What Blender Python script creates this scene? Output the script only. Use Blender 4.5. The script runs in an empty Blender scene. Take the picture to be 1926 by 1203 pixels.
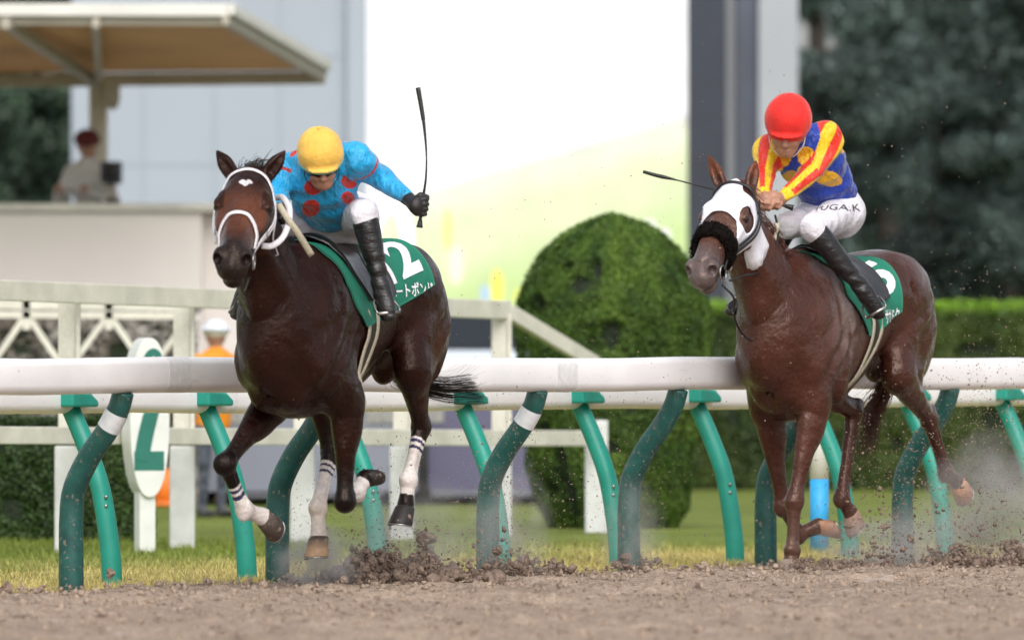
import bpy, bmesh, math, random
import numpy as np
from mathutils import Vector, Matrix

# ------------------------------------------------------------------ camera, world, sun, exposure
R = math.radians
sc = bpy.context.scene
col = sc.collection
F_PX, W_PX, CX, HORIZ, CAM_H = 19640.0, 1926.0, 963.0, 672.0, 1.10
cam_d = bpy.data.cameras.new('camera')
cam = bpy.data.objects.new('camera', cam_d); col.objects.link(cam)
cam.location = (0, 0, CAM_H); cam.rotation_euler = (R(90), 0, 0)
cam_d.sensor_width = 36.0; cam_d.lens = F_PX * 36.0 / W_PX
cam_d.shift_y = (HORIZ - 601.5) / W_PX
cam_d.clip_start = 1.0; cam_d.clip_end = 6000
cam_d.dof.use_dof = True; cam_d.dof.focus_distance = 52.2; cam_d.dof.aperture_fstop = 3.4
sc.camera = cam

world = bpy.data.worlds.new('World'); sc.world = world; world.use_nodes = True
SUN_EL, SUN_AZ = R(44), R(172)      # azimuth clockwise from +Y: behind the camera, slightly to the right
nt = world.node_tree; bg = nt.nodes['Background']
sky = nt.nodes.new('ShaderNodeTexSky'); sky.sky_type = 'NISHITA'; sky.sun_disc = False
sky.sun_elevation = SUN_EL; sky.sun_rotation = SUN_AZ
sky.air_density = 1.0; sky.dust_density = 3.0; sky.ozone_density = 1.0
hsv = nt.nodes.new('ShaderNodeHueSaturation'); hsv.inputs['Saturation'].default_value = 0.30   # overcast: grey sky
nt.links.new(sky.outputs[0], hsv.inputs['Color']); nt.links.new(hsv.outputs[0], bg.inputs[0])
bg.inputs[1].default_value = 0.148
sd = bpy.data.lights.new('sun', 'SUN'); sd.energy = 1.25; sd.angle = R(50); sd.color = (1.0, 0.955, 0.90)
sun = bpy.data.objects.new('sun', sd); col.objects.link(sun)
_sv = Vector((math.sin(SUN_AZ) * math.cos(SUN_EL), math.cos(SUN_AZ) * math.cos(SUN_EL), math.sin(SUN_EL)))
sun.rotation_euler = _sv.to_track_quat('Z', 'Y').to_euler()
sun.location = (0, 0, 30)
sc.view_settings.view_transform = 'Standard'; sc.view_settings.look = 'None'
sc.view_settings.exposure = 0.46; sc.view_settings.gamma = 1.0
sc.cycles.volume_step_rate = 1.0
sc.cycles.max_bounces = 6

rng = np.random.default_rng(7); random.seed(7)

# ------------------------------------------------------------------ helpers
def at(px, py, y):
    """point in the world seen at pixel (px, py), y metres away"""
    return Vector(((px - CX) / F_PX * y, y, CAM_H + (HORIZ - py) / F_PX * y))

def tag(o, label=None, cat=None, group=None, kind=None):
    if label: o['label'] = label
    if cat: o['category'] = cat
    if group: o['group'] = group
    if kind: o['kind'] = kind
    return o

def empty(name, loc=(0, 0, 0), rz=0.0, label=None, cat=None, group=None):
    o = bpy.data.objects.new(name, None); col.objects.link(o)
    o.location = loc; o.rotation_euler = (0, 0, rz); o.empty_display_size = 0.2
    return tag(o, label, cat, group)

def mesh_obj(name, verts, faces, mat, parent=None, smooth=True, cols=None, loc=None):
    me = bpy.data.meshes.new(name)
    v = np.asarray(verts, dtype=np.float32).reshape(-1, 3)
    if isinstance(faces, np.ndarray) and faces.ndim == 2:
        n, k = faces.shape
        me.vertices.add(len(v)); me.vertices.foreach_set('co', v.ravel())
        me.loops.add(n * k); me.loops.foreach_set('vertex_index', faces.astype(np.int32).ravel())
        me.polygons.add(n); me.polygons.foreach_set('loop_start', np.arange(0, n * k, k, dtype=np.int32))
        me.update(calc_edges=True)
    else:
        me.from_pydata([tuple(map(float, p)) for p in v], [], [tuple(int(i) for i in f) for f in faces])
    me.validate()
    if cols is not None:
        a = me.color_attributes.new('col', 'FLOAT_COLOR', 'POINT')
        c = np.ones((len(v), 4), np.float32); c[:, :3] = cols
        a.data.foreach_set('color', c.ravel())
    if smooth: me.polygons.foreach_set('use_smooth', np.ones(len(me.polygons), bool))
    if mat is not None:
        if isinstance(mat, (list, tuple)):
            for m in mat: me.materials.append(m)
        else: me.materials.append(mat)
    o = bpy.data.objects.new(name, me); col.objects.link(o)
    if parent is not None: o.parent = parent
    if loc is not None: o.location = loc
    return o

def copy_tree(o, parent=None):
    c = o.copy(); col.objects.link(c)
    if parent is not None:
        c.parent = parent
    for ch in list(o.children): copy_tree(ch, c)
    return c

def nrm(v):
    v = np.asarray(v, float); return v / (np.linalg.norm(v) + 1e-12)

class MB:
    """collects simple solids and links them as one mesh"""
    def __init__(s): s.v = []; s.f = []
    def add(s, v, f):
        b = len(s.v); s.v += [tuple(map(float, p)) for p in v]; s.f += [tuple(i + b for i in q) for q in f]
    def box(s, lo, hi, M=None):
        x0, y0, z0 = lo; x1, y1, z1 = hi
        v = [(x0, y0, z0), (x1, y0, z0), (x1, y1, z0), (x0, y1, z0), (x0, y0, z1), (x1, y0, z1), (x1, y1, z1), (x0, y1, z1)]
        if M is not None: v = [tuple(M @ Vector(p)) for p in v]
        s.add(v, [(0, 3, 2, 1), (4, 5, 6, 7), (0, 1, 5, 4), (1, 2, 6, 5), (2, 3, 7, 6), (3, 0, 4, 7)])
    def bar(s, a, b, w, h, up=(0, 0, 1)):
        a = np.array(a, float); b = np.array(b, float); d = nrm(b - a)
        sd_ = nrm(np.cross(d, up)); u = np.cross(sd_, d)
        v = []
        for p in (a, b):
            for i, j in ((-1, -1), (1, -1), (1, 1), (-1, 1)): v.append(p + sd_ * i * w / 2 + u * j * h / 2)
        s.add(v, [(3, 2, 1, 0), (4, 5, 6, 7), (0, 1, 5, 4), (1, 2, 6, 5), (2, 3, 7, 6), (3, 0, 4, 7)])
    def tube(s, pts, rad, n=12, flat=None, cap=True, up=(0, 0, 1)):
        pts = np.asarray(pts, float); m = len(pts)
        rad = np.broadcast_to(np.asarray(rad, float), (m,)) if np.ndim(rad) < 2 else rad
        T = np.gradient(pts, axis=0); T /= np.linalg.norm(T, axis=1)[:, None] + 1e-12
        u = np.array(up, float)
        if abs(np.dot(u, T[0])) > 0.95: u = np.array((1.0, 0, 0))
        v = []
        A = nrm(np.cross(T[0], u))
        for i in range(m):
            A = nrm(A - T[i] * np.dot(A, T[i])); B = np.cross(T[i], A)
            r = rad[i]
            for j in range(n):
                t = 2 * math.pi * j / n
                fa, fb = (1, 1) if flat is None else flat
                v.append(pts[i] + A * math.cos(t) * r * fa + B * math.sin(t) * r * fb)
        f = [(i * n + j, i * n + (j + 1) % n, (i + 1) * n + (j + 1) % n, (i + 1) * n + j) for i in range(m - 1) for j in range(n)]
        if cap:
            f.append(tuple(range(n - 1, -1, -1))); f.append(tuple((m - 1) * n + j for j in range(n)))
        s.add(v, f)
    def lathe(s, prof, c=(0, 0, 0), n=24, M=None):
        v = []; m = len(prof)
        for r, z in prof:
            for j in range(n):
                t = 2 * math.pi * j / n; p = Vector((r * math.cos(t), r * math.sin(t), z))
                if M is not None: p = M @ p
                v.append((p[0] + c[0], p[1] + c[1], p[2] + c[2]))
        f = [(i * n + j, i * n + (j + 1) % n, (i + 1) * n + (j + 1) % n, (i + 1) * n + j) for i in range(m - 1) for j in range(n)]
        f.append(tuple(range(n - 1, -1, -1))); f.append(tuple((m - 1) * n + j for j in range(n)))
        s.add(v, f)
    def sphere(s, c, r, n=14, M=None):
        prof = [(max(1e-4, math.sin(math.pi * i / n)), -math.cos(math.pi * i / n)) for i in range(n + 1)]
        S = Matrix.Diagonal((r[0], r[1], r[2], 1)) if not np.isscalar(r) else Matrix.Diagonal((r, r, r, 1))
        if M is not None: S = M @ S
        s.lathe(prof, c, 2 * n, S)
    def build(s, name, mat, parent=None, smooth=False, loc=None, bevel=0.0):
        o = mesh_obj(name, s.v, s.f, mat, parent, smooth, loc=loc)
        if bevel:
            m = o.modifiers.new('bevel', 'BEVEL'); m.width = bevel; m.segments = 2; m.limit_method = 'ANGLE'; m.angle_limit = R(40)
        return o

def spline(pts, n=8):
    P = np.asarray(pts, float); m = len(P)
    if m < 3: return np.array([P[0] + (P[-1] - P[0]) * t for t in np.linspace(0, 1, n + 1)])
    Q = np.vstack([2 * P[0] - P[1], P, 2 * P[-1] - P[-2]]); out = []
    for i in range(1, m):
        a, b, c, d = Q[i - 1], Q[i], Q[i + 1], Q[i + 2]
        for k in range(n):
            t = k / n
            out.append(0.5 * ((2 * b) + (c - a) * t + (2 * a - 5 * b + 4 * c - d) * t * t + (-a + 3 * b - 3 * c + d) * t ** 3))
    out.append(P[-1]); return np.array(out)

def vnoise(x, y, z, seed=0):
    """value noise, vectorised"""
    def h(i, j, k):
        n = (i * 374761393 + j * 668265263 + k * 2147483647 + seed * 1274126177) & 0xffffffff
        n = ((n ^ (n >> 13)) * 1274126177) & 0xffffffff
        return ((n ^ (n >> 16)) & 0xffff) / 65535.0
    x, y, z = np.broadcast_arrays(np.asarray(x, float), np.asarray(y, float), np.asarray(z, float))
    i, j, k = np.floor(x).astype(np.int64), np.floor(y).astype(np.int64), np.floor(z).astype(np.int64)
    fx, fy, fz = x - i, y - j, z - k
    fx, fy, fz = (t * t * (3 - 2 * t) for t in (fx, fy, fz))
    r = 0
    for a in (0, 1):
        for b in (0, 1):
            for c in (0, 1):
                r = r + h(i + a, j + b, k + c) * (fx if a else 1 - fx) * (fy if b else 1 - fy) * (fz if c else 1 - fz)
    return r

# ------------------------------------------------------------------ materials
def mat(name, base=(0.5, 0.5, 0.5), rough=0.6, metal=0.0, attr=False, noise=None, bump=None, spec=0.5, sheen=0.0,
        coat=0.0, emit=None, trans=0.0, bump2=None, spots=None):
    m = bpy.data.materials.new(name); m.use_nodes = True
    t = m.node_tree; N = t.nodes; Lk = t.links; b = N['Principled BSDF']
    b.inputs['Roughness'].default_value = rough; b.inputs['Metallic'].default_value = metal
    b.inputs['Specular IOR Level'].default_value = spec
    if sheen: b.inputs['Sheen Weight'].default_value = sheen; b.inputs['Sheen Roughness'].default_value = 0.4
    if coat: b.inputs['Coat Weight'].default_value = coat; b.inputs['Coat Roughness'].default_value = 0.15
    if trans: b.inputs['Transmission Weight'].default_value = trans
    tc = N.new('ShaderNodeTexCoord')
    if attr:
        a = N.new('ShaderNodeAttribute'); a.attribute_name = 'col'; src = a.outputs['Color']
    else:
        c = N.new('ShaderNodeRGB'); c.outputs[0].default_value = (*base, 1); src = c.outputs[0]
    def tex(scale, detail=4, stretch=None):
        n = N.new('ShaderNodeTexNoise'); n.inputs['Scale'].default_value = scale; n.inputs['Detail'].default_value = detail
        if stretch:
            mp = N.new('ShaderNodeMapping'); mp.inputs['Scale'].default_value = stretch
            Lk.new(tc.outputs['Object'], mp.inputs[0]); Lk.new(mp.outputs[0], n.inputs['Vector'])
        else: Lk.new(tc.outputs['Object'], n.inputs['Vector'])
        return n
    if noise:      # list of (scale, low multiplier, high multiplier, [stretch])
        for q in noise:
            n = tex(q[0], 5, q[3] if len(q) > 3 else None)
            r = N.new('ShaderNodeMapRange'); r.inputs['From Min'].default_value = 0.3; r.inputs['From Max'].default_value = 0.7
            r.inputs['To Min'].default_value = q[1]; r.inputs['To Max'].default_value = q[2]
            Lk.new(n.outputs['Fac'], r.inputs['Value'])
            mx = N.new('ShaderNodeVectorMath'); mx.operation = 'SCALE'
            Lk.new(src, mx.inputs[0]); Lk.new(r.outputs[0], mx.inputs['Scale']); src = mx.outputs[0]
    if spots:      # (scale, threshold, colour, stretch) : blotches of another colour
        for q in spots:
            n = tex(q[0], 6, q[3] if len(q) > 3 else None)
            r = N.new('ShaderNodeMapRange'); r.inputs['From Min'].default_value = q[1]; r.inputs['From Max'].default_value = q[1] + 0.08
            Lk.new(n.outputs['Fac'], r.inputs['Value'])
            mx = N.new('ShaderNodeMix'); mx.data_type = 'RGBA'
            Lk.new(r.outputs[0], mx.inputs[0]); Lk.new(src, mx.inputs[6]); mx.inputs[7].default_value = (*q[2], 1); src = mx.outputs[2]
    Lk.new(src, b.inputs['Base Color'])
    if bump:
        prev = None
        for q in ([bump] + ([bump2] if bump2 else [])):
            n = tex(q[0], q[3] if len(q) > 3 else 4, q[2] if len(q) > 2 else None)
            bp = N.new('ShaderNodeBump'); bp.inputs['Strength'].default_value = 1.0; bp.inputs['Distance'].default_value = q[1]
            Lk.new(n.outputs['Fac'], bp.inputs['Height'])
            if prev: Lk.new(prev.outputs[0], bp.inputs['Normal'])
            prev = bp
        Lk.new(prev.outputs[0], b.inputs['Normal'])
    if emit:
        b.inputs['Emission Color'].default_value = (*emit[0], 1); b.inputs['Emission Strength'].default_value = emit[1]
    return m

M = {}
M['rail'] = mat('rail_paint', (0.86, 0.845, 0.85), 0.35, noise=[(3, .93, 1.05), (0.8, .94, 1.03)], bump=(30, .0008), spots=[(22, .69, (.30, .25, .21)), (70, .70, (.25, .20, .17)), (2.2, .66, (.72, .69, .66), (1, 1, 5))])
M['rail_joint'] = mat('rail_joint', (0.72, 0.71, 0.71), 0.5, noise=[(30, .9, 1.1)])
M['green_dark'] = mat('post_dark_green', (0.009, 0.072, 0.062), 0.42, noise=[(6, .7, 1.4), (25, .85, 1.2)], bump=(60, .0008), spots=[(45, .61, (.20, .17, .14)), (9, .64, (.07, .13, .11)), (4, .66, (.13, .12, .10), (3, 3, .5))])
M['green_teal'] = mat('post_teal', (0.010, 0.27, 0.205), 0.42, noise=[(6, .85, 1.15)], bump=(60, .0008), spots=[(45, .70, (.22, .22, .17))])
M['white_band'] = mat('white_band', (0.75, 0.77, 0.80), 0.4, noise=[(40, .9, 1.05)])
M['cream_wood'] = mat('cream_wood', (0.66, 0.64, 0.56), 0.6, noise=[(5, .85, 1.1), (60, .93, 1.05)], bump=(40, .002))
M['concrete'] = mat('white_concrete', (0.62, 0.63, 0.62), 0.7, noise=[(8, .88, 1.08)], bump=(50, .002))
M['beige_wall'] = mat('beige_wall', (0.80, 0.74, 0.69), 0.75, noise=[(1.2, .96, 1.03)], bump=(12, .002))
M['canopy_white'] = mat('canopy_white', (0.72, 0.70, 0.66), 0.6, noise=[(2, .9, 1.05)])
M['canopy_tan'] = mat('canopy_tan', (0.62, 0.33, 0.11), 0.7, noise=[(1.5, .85, 1.1)])
M['canopy_frame'] = mat('canopy_frame', (0.40, 0.36, 0.30), 0.6, noise=[(3, .9, 1.1)])
M['grey_panel'] = mat('grey_panel', (0.34, 0.385, 0.43), 0.5, noise=[(.5, .96, 1.04)])
M['dark_panel'] = mat('dark_panel', (0.020, 0.026, 0.042), 0.5, noise=[(1.5, .8, 1.25)])
M['mid_panel'] = mat('mid_panel', (0.06, 0.07, 0.10), 0.5, noise=[(1.5, .8, 1.25)])
M['light_panel'] = mat('light_panel', (0.34, 0.36, 0.39), 0.5, noise=[(.8, .95, 1.05)])
M['seam'] = mat('panel_seam', (0.30, 0.345, 0.39), 0.7)
M['leaf'] = mat('leaves', rough=0.55, attr=True, spec=0.3, noise=[(6, .8, 1.2)])
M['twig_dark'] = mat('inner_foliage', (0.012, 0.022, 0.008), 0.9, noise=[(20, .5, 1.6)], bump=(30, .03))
M['bark'] = mat('bark', (0.045, 0.036, 0.028), 0.85, noise=[(9, .7, 1.3)], bump=(20, .02))
M['sign_white'] = mat('sign_white', (0.72, 0.74, 0.71), 0.5, noise=[(10, .92, 1.05)])
M['sign_green'] = mat('sign_green', (0.02, 0.16, 0.12), 0.5, noise=[(10, .9, 1.1)])
M['blue_paint'] = mat('blue_paint', (0.03, 0.36, 0.72), 0.5, noise=[(20, .85, 1.1)])
M['black_cloth'] = mat('black_cloth', (0.012, 0.011, 0.013), 0.7, sheen=.3, noise=[(20, .7, 1.4)], bump=(60, .002))
M['boot'] = mat('boot_leather', (0.012, 0.011, 0.012), 0.33, noise=[(15, .6, 1.6)], bump=(14, .012, (1, 1, 2.2)), spots=[(60, .69, (.16, .12, .10))])
M['white_cloth'] = mat('white_cloth', (0.74, 0.72, 0.78), 0.75, noise=[(9, .86, 1.06)], bump=(9, .03, (1, 1, 1)), spots=[(60, .70, (.35, .27, .24))], bump2=(28, .006))
M['silk'] = mat('silk', rough=0.42, attr=True, sheen=.25, bump=(7, .07, (1, 1.8, .8)), bump2=(20, .016, (1, 2.2, .7)), noise=[(14, .9, 1.08)])
M['skin'] = mat('skin', (0.42, 0.21, 0.14), 0.5, noise=[(18, .85, 1.12)], bump=(60, .001))
M['person_skin'] = M['skin']
M['goggle'] = mat('goggle', (0.01, 0.008, 0.01), 0.12, spec=.8)
M['cap_yellow'] = mat('cap_yellow', (0.84, 0.50, 0.085), 0.75, noise=[(14, .84, 1.08), (5, .92, 1.05)], bump=(12, .012), bump2=(60, .003), sheen=.3)
M['cap_red'] = mat('cap_red', (0.74, 0.018, 0.012), 0.8, noise=[(10, .85, 1.1)], bump=(16, .007), bump2=(90, .002), sheen=.3)
M['cap_band'] = mat('cap_band', (0.22, 0.52, 0.45), 0.5, noise=[(20, .9, 1.1)])
M['helmet_shell'] = mat('helmet_shell', (0.03, 0.03, 0.03), 0.4)
M['strap_white'] = mat('strap_white', (0.72, 0.69, 0.72), 0.55, noise=[(60, .85, 1.05)])
M['strap_tan'] = mat('strap_tan', (0.50, 0.45, 0.34), 0.6, noise=[(60, .8, 1.1)])
M['strap_black'] = mat('strap_black', (0.012, 0.010, 0.010), 0.4, noise=[(60, .6, 1.4)])
M['fleece'] = mat('fleece', (0.008, 0.006, 0.005), 0.98, noise=[(60, .5, 1.6)], bump=(90, .02), spec=.1)
M['metal'] = mat('steel', (0.42, 0.41, 0.40), 0.35, 1.0, noise=[(40, .6, 1.2)])
M['cloth_green'] = mat('saddlecloth_green', (0.006, 0.17, 0.105), 0.65, noise=[(7, .85, 1.12)], bump=(14, .008), bump2=(300, .0006))
M['lettering'] = mat('lettering', (0.84, 0.85, 0.88), 0.6, noise=[(60, .93, 1.04)])
M['cyan_cloth'] = mat('cyan_cloth', (0.02, 0.42, 0.80), 0.6)
M['saddle'] = mat('saddle_leather', (0.014, 0.012, 0.014), 0.3, noise=[(20, .7, 1.5)], bump=(25, .003))
M['glove_black'] = mat('glove_black', (0.015, 0.012, 0.012), 0.5, noise=[(30, .6, 1.5)], bump=(70, .003))
M['whip'] = mat('whip', (0.012, 0.010, 0.009), 0.4)
M['eye'] = mat('eye', (0.008, 0.005, 0.004), 0.16, spec=.6)
M['hoof'] = mat('hoof', rough=0.55, attr=True, noise=[(30, .75, 1.25)], bump=(60, .003, (1, 1, 4)), spots=[(30, .60, (.23, .17, .13))])
M['hair_dark'] = mat('hair_dark', (0.010, 0.007, 0.006), 0.42, noise=[(20, .6, 1.5)])
M['hair_chestnut'] = mat('hair_chestnut', (0.075, 0.020, 0.009), 0.42, noise=[(20, .6, 1.6)])
M['hood'] = mat('hood_white', (0.76, 0.75, 0.82), 0.7, noise=[(14, .92, 1.04)], bump=(22, .004), spots=[(40, .74, (.4, .33, .3))])
M['orange'] = mat('orange_cloth', (0.85, 0.28, 0.015), 0.7, noise=[(8, .85, 1.1)], bump=(14, .01))
M['cone'] = mat('cone_orange', (0.80, 0.20, 0.02), 0.5, noise=[(8, .85, 1.1)])
M['hardhat'] = mat('hardhat', (0.70, 0.74, 0.80), 0.35)
M['maroon'] = mat('maroon', (0.10, 0.012, 0.015), 0.8)
M['white_jacket'] = mat('white_jacket', (0.62, 0.61, 0.60), 0.8, noise=[(6, .85, 1.05)], bump=(8, .02))
M['car_silver'] = mat('car_silver', (0.20, 0.21, 0.27), 0.4, coat=.6)
M['car_navy'] = mat('car_navy', (0.10, 0.095, 0.165), 0.5)
M['car_white'] = mat('car_white', (0.62, 0.68, 0.74), 0.3, coat=.6)
M['car_glass'] = mat('car_glass', (0.02, 0.025, 0.03), 0.08)
M['tyre'] = mat('tyre', (0.02, 0.02, 0.02), 0.8)
M['tail_red'] = mat('lamp_red', (0.5, 0.02, 0.02), 0.25)
M['flag_yellow'] = mat('yellow_paint', (0.80, 0.70, 0.05), 0.6)

def coat_mat(name, rough, mott, spec):
    """short, damp coat: colour from the animal's own markings, fine hair bump"""
    m = mat(name, rough=rough, attr=True, noise=[(5, 1 - mott, 1 + mott), (60, .85, 1.15)], bump=(8, .026), bump2=(130, .0026, (1, 1, .30)), spec=spec, spots=[(75, .715, (.20, .15, .12)), (38, .745, (.16, .12, .10))])
    b = m.node_tree.nodes['Principled BSDF']; N = m.node_tree.nodes; Lk = m.node_tree.links
    n = N.new('ShaderNodeTexNoise'); n.inputs['Scale'].default_value = 7; n.inputs['Detail'].default_value = 6
    tc = N.new('ShaderNodeTexCoord'); Lk.new(tc.outputs['Object'], n.inputs['Vector'])
    r = N.new('ShaderNodeMapRange'); r.inputs['From Min'].default_value = .35; r.inputs['From Max'].default_value = .65
    r.inputs['To Min'].default_value = rough - .10; r.inputs['To Max'].default_value = rough + .20
    Lk.new(n.outputs['Fac'], r.inputs['Value']); Lk.new(r.outputs[0], b.inputs['Roughness'])
    b.inputs['Specular Tint'].default_value = (1.0, .80, .70, 1)
    return m
M['coat_bay'] = coat_mat('coat_dark_bay', .25, .25, .22)
M['coat_chestnut'] = coat_mat('coat_chestnut', .22, .22, .42)

# ------------------------------------------------------------------ implicit surfaces (bodies are grown as one continuous skin)
class Body:
    def __init__(s, res=.008): s.res = res; s.ops = []
    def seg(s, a, b, ra, rb=None, S=(0, 1, 0), k=.03, sub=False):
        """ellipse-section limb from a to b; ra, rb = radius or (radius along S, radius across)"""
        if rb is None: rb = ra
        f = lambda r: (r, r) if np.isscalar(r) else tuple(r)
        s.ops.append((np.array(a, float), np.array(b, float), f(ra), f(rb), nrm(S), k, sub)); return s
    def ell(s, c, r, k=.03, S=(0, 1, 0), ax=(1, 0, 0), sub=False):
        """ellipsoid: r = (along ax, along S, the third)"""
        s.ops.append(('E', np.array(c, float), r, nrm(ax), nrm(S), k, sub)); return s
    def loft(s, st, S=(0, 1, 0), k=.03, n=5, sub=False):
        """st: rows of x, y, z, half width (along S), half depth"""
        P = spline(np.array(st, float), n)
        for i in range(len(P) - 1):
            s.seg(P[i, :3], P[i + 1, :3], (P[i, 3], P[i, 4]), (P[i + 1, 3], P[i + 1, 4]), S, k if i == 0 else .004, sub)
        return s
    def _bb(s, o):
        if isinstance(o[0], str):
            m = max(o[2]); return o[1] - m, o[1] + m
        m = max(*o[2], *o[3]); return np.minimum(o[0], o[1]) - m, np.maximum(o[0], o[1]) + m
    def solve(s):
        bb = [s._bb(o) for o in s.ops if not o[-1]]
        lo = np.min([b[0] for b in bb], 0) - .03; hi = np.max([b[1] for b in bb], 0) + .03
        n = np.ceil((hi - lo) / s.res).astype(int) + 1
        s.lo, s.n = lo, n; r = s.res
        ax = [(lo[i] + r * np.arange(n[i])).astype(np.float32) for i in range(3)]
        s.F = np.full(n, 0.25, np.float32)
        for o, b in zip(s.ops, [s._bb(o) for o in s.ops]):
            k = o[-2]; pad = k + 4 * r
            i0 = np.maximum(0, np.floor((b[0] - pad - lo) / r).astype(int)); i1 = np.minimum(n, np.ceil((b[1] + pad - lo) / r).astype(int) + 1)
            if (i1 <= i0).any(): continue
            X = ax[0][i0[0]:i1[0], None, None]; Y = ax[1][None, i0[1]:i1[1], None]; Z = ax[2][None, None, i0[2]:i1[2]]
            d = s._dist(o, X, Y, Z)
            sl = tuple(slice(i0[i], i1[i]) for i in range(3)); F = s.F[sl]
            if o[-1]:
                d = -d; h = np.maximum(k - np.abs(F - d), 0) / k; s.F[sl] = np.maximum(F, d) + h * h * k * .25
            else:
                h = np.maximum(k - np.abs(F - d), 0) / k; s.F[sl] = np.minimum(F, d) - h * h * k * .25
        return s
    def _dist(s, o, X, Y, Z):
        if isinstance(o[0], str):
            _, c, r, a, S, k, sub = o; S = nrm(S - a * np.dot(a, S)); T = np.cross(a, S)
            x, y, z = X - c[0], Y - c[1], Z - c[2]
            p = (x * a[0] + y * a[1] + z * a[2]); q = (x * S[0] + y * S[1] + z * S[2]); w = (x * T[0] + y * T[1] + z * T[2])
            k0 = np.sqrt((p / r[0]) ** 2 + (q / r[1]) ** 2 + (w / r[2]) ** 2) + 1e-6
            k1 = np.sqrt((p / r[0] ** 2) ** 2 + (q / r[1] ** 2) ** 2 + (w / r[2] ** 2) ** 2) + 1e-6
            return (k0 * (k0 - 1) / k1).astype(np.float32)
        a, b, ra, rb, S, k, sub = o
        d = b - a; L2 = float(d @ d) + 1e-9
        x, y, z = X - a[0], Y - a[1], Z - a[2]
        t = np.clip((x * d[0] + y * d[1] + z * d[2]) / L2, 0, 1)
        x = x - t * d[0]; y = y - t * d[1]; z = z - t * d[2]
        q = x * S[0] + y * S[1] + z * S[2]; p2 = np.maximum(x * x + y * y + z * z - q * q, 0)
        rs = ra[0] + (rb[0] - ra[0]) * t; rd = ra[1] + (rb[1] - ra[1]) * t
        k0 = np.sqrt((q / rs) ** 2 + p2 / rd ** 2) + 1e-6; k1 = np.sqrt((q / rs ** 2) ** 2 + p2 / rd ** 4) + 1e-6
        return (k0 * (k0 - 1) / k1).astype(np.float32)
    def disp(s, fn):
        """push the skin in or out by fn(x, y, z) metres (only near the surface)"""
        idx = np.nonzero(np.abs(s.F) < 4 * s.res)
        P = s.lo[None] + s.res * np.stack(idx, 1)
        s.F[idx] -= fn(P[:, 0], P[:, 1], P[:, 2]).astype(np.float32); return s
    def sample(s, P):
        G = (np.asarray(P) - s.lo) / s.res; G = np.clip(G, 0, s.n - 1.001); I = G.astype(int); f = G - I; v = 0
        for a in (0, 1):
            for b in (0, 1):
                for c in (0, 1):
                    v = v + s.F[I[..., 0] + a, I[..., 1] + b, I[..., 2] + c] * (f[..., 0] if a else 1 - f[..., 0]) * (f[..., 1] if b else 1 - f[..., 1]) * (f[..., 2] if c else 1 - f[..., 2])
        return v
    def cast(s, C, D, off=.01, tmax=.6):
        """outermost skin point from C along D, lifted by off"""
        C = np.asarray(C, float); D = np.asarray(D, float); D = D / np.linalg.norm(D, axis=-1, keepdims=True)
        ts = np.arange(0, tmax, .004); val = s.sample(C[..., None, :] + D[..., None, :] * ts[:, None])
        ins = val < off; last = (ins * np.arange(1, len(ts) + 1)).max(-1) - 1
        last = np.clip(last, 0, len(ts) - 2)
        v0 = np.take_along_axis(val, last[..., None], -1)[..., 0]; v1 = np.take_along_axis(val, last[..., None] + 1, -1)[..., 0]
        fr = np.clip((off - v0) / np.where(np.abs(v1 - v0) < 1e-6, 1, v1 - v0), 0, 1)
        return C + D * ((last + fr) * .004)[..., None]
    def mesh(s, iso=0.0):
        F = s.F - iso; ins = F < 0; n = F.shape
        c8 = [(a, b, c) for a in (0, 1) for b in (0, 1) for c in (0, 1)]
        cnt = np.zeros((n[0] - 1, n[1] - 1, n[2] - 1), np.int8)
        for a, b, c in c8: cnt += ins[a:n[0] - 1 + a, b:n[1] - 1 + b, c:n[2] - 1 + c]
        I = np.stack(np.nonzero((cnt > 0) & (cnt < 8)), 1)
        V = np.stack([F[I[:, 0] + a, I[:, 1] + b, I[:, 2] + c] for a, b, c in c8], 1)
        acc = np.zeros((len(I), 3)); w = np.zeros(len(I))
        for i, p in enumerate(c8):
            for j, q in enumerate(c8):
                if j > i and sum(abs(p[t] - q[t]) for t in range(3)) == 1:
                    m = (V[:, i] < 0) != (V[:, j] < 0)
                    t = np.where(m, V[:, i] / np.where(m, V[:, i] - V[:, j], 1), 0)[:, None]
                    acc += m[:, None] * (np.array(p) + (np.array(q) - np.array(p)) * t); w += m
        P = s.lo + s.res * (I + acc / w[:, None])
        vid = np.full(cnt.shape, -1, np.int32); vid[I[:, 0], I[:, 1], I[:, 2]] = np.arange(len(I))
        faces = []
        for ax in range(3):
            sl0 = [slice(1, -1)] * 3; sl1 = [slice(1, -1)] * 3
            sl0[ax] = slice(0, n[ax] - 1); sl1[ax] = slice(1, n[ax])
            A = ins[tuple(sl0)]; B = ins[tuple(sl1)]
            E = np.stack(np.nonzero(A != B), 1); flip = A[E[:, 0], E[:, 1], E[:, 2]]
            off = np.array([1, 1, 1]); off[ax] = 0; E = E + off
            u, v = (ax + 1) % 3, (ax + 2) % 3
            q = []
            for du, dv in ((-1, -1), (0, -1), (0, 0), (-1, 0)):
                G = E.copy(); G[:, u] += du; G[:, v] += dv; q.append(vid[G[:, 0], G[:, 1], G[:, 2]])
            Q = np.stack(q, 1); Q[~flip] = Q[~flip][:, ::-1]; faces.append(Q)
        return P, np.concatenate(faces)

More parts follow.
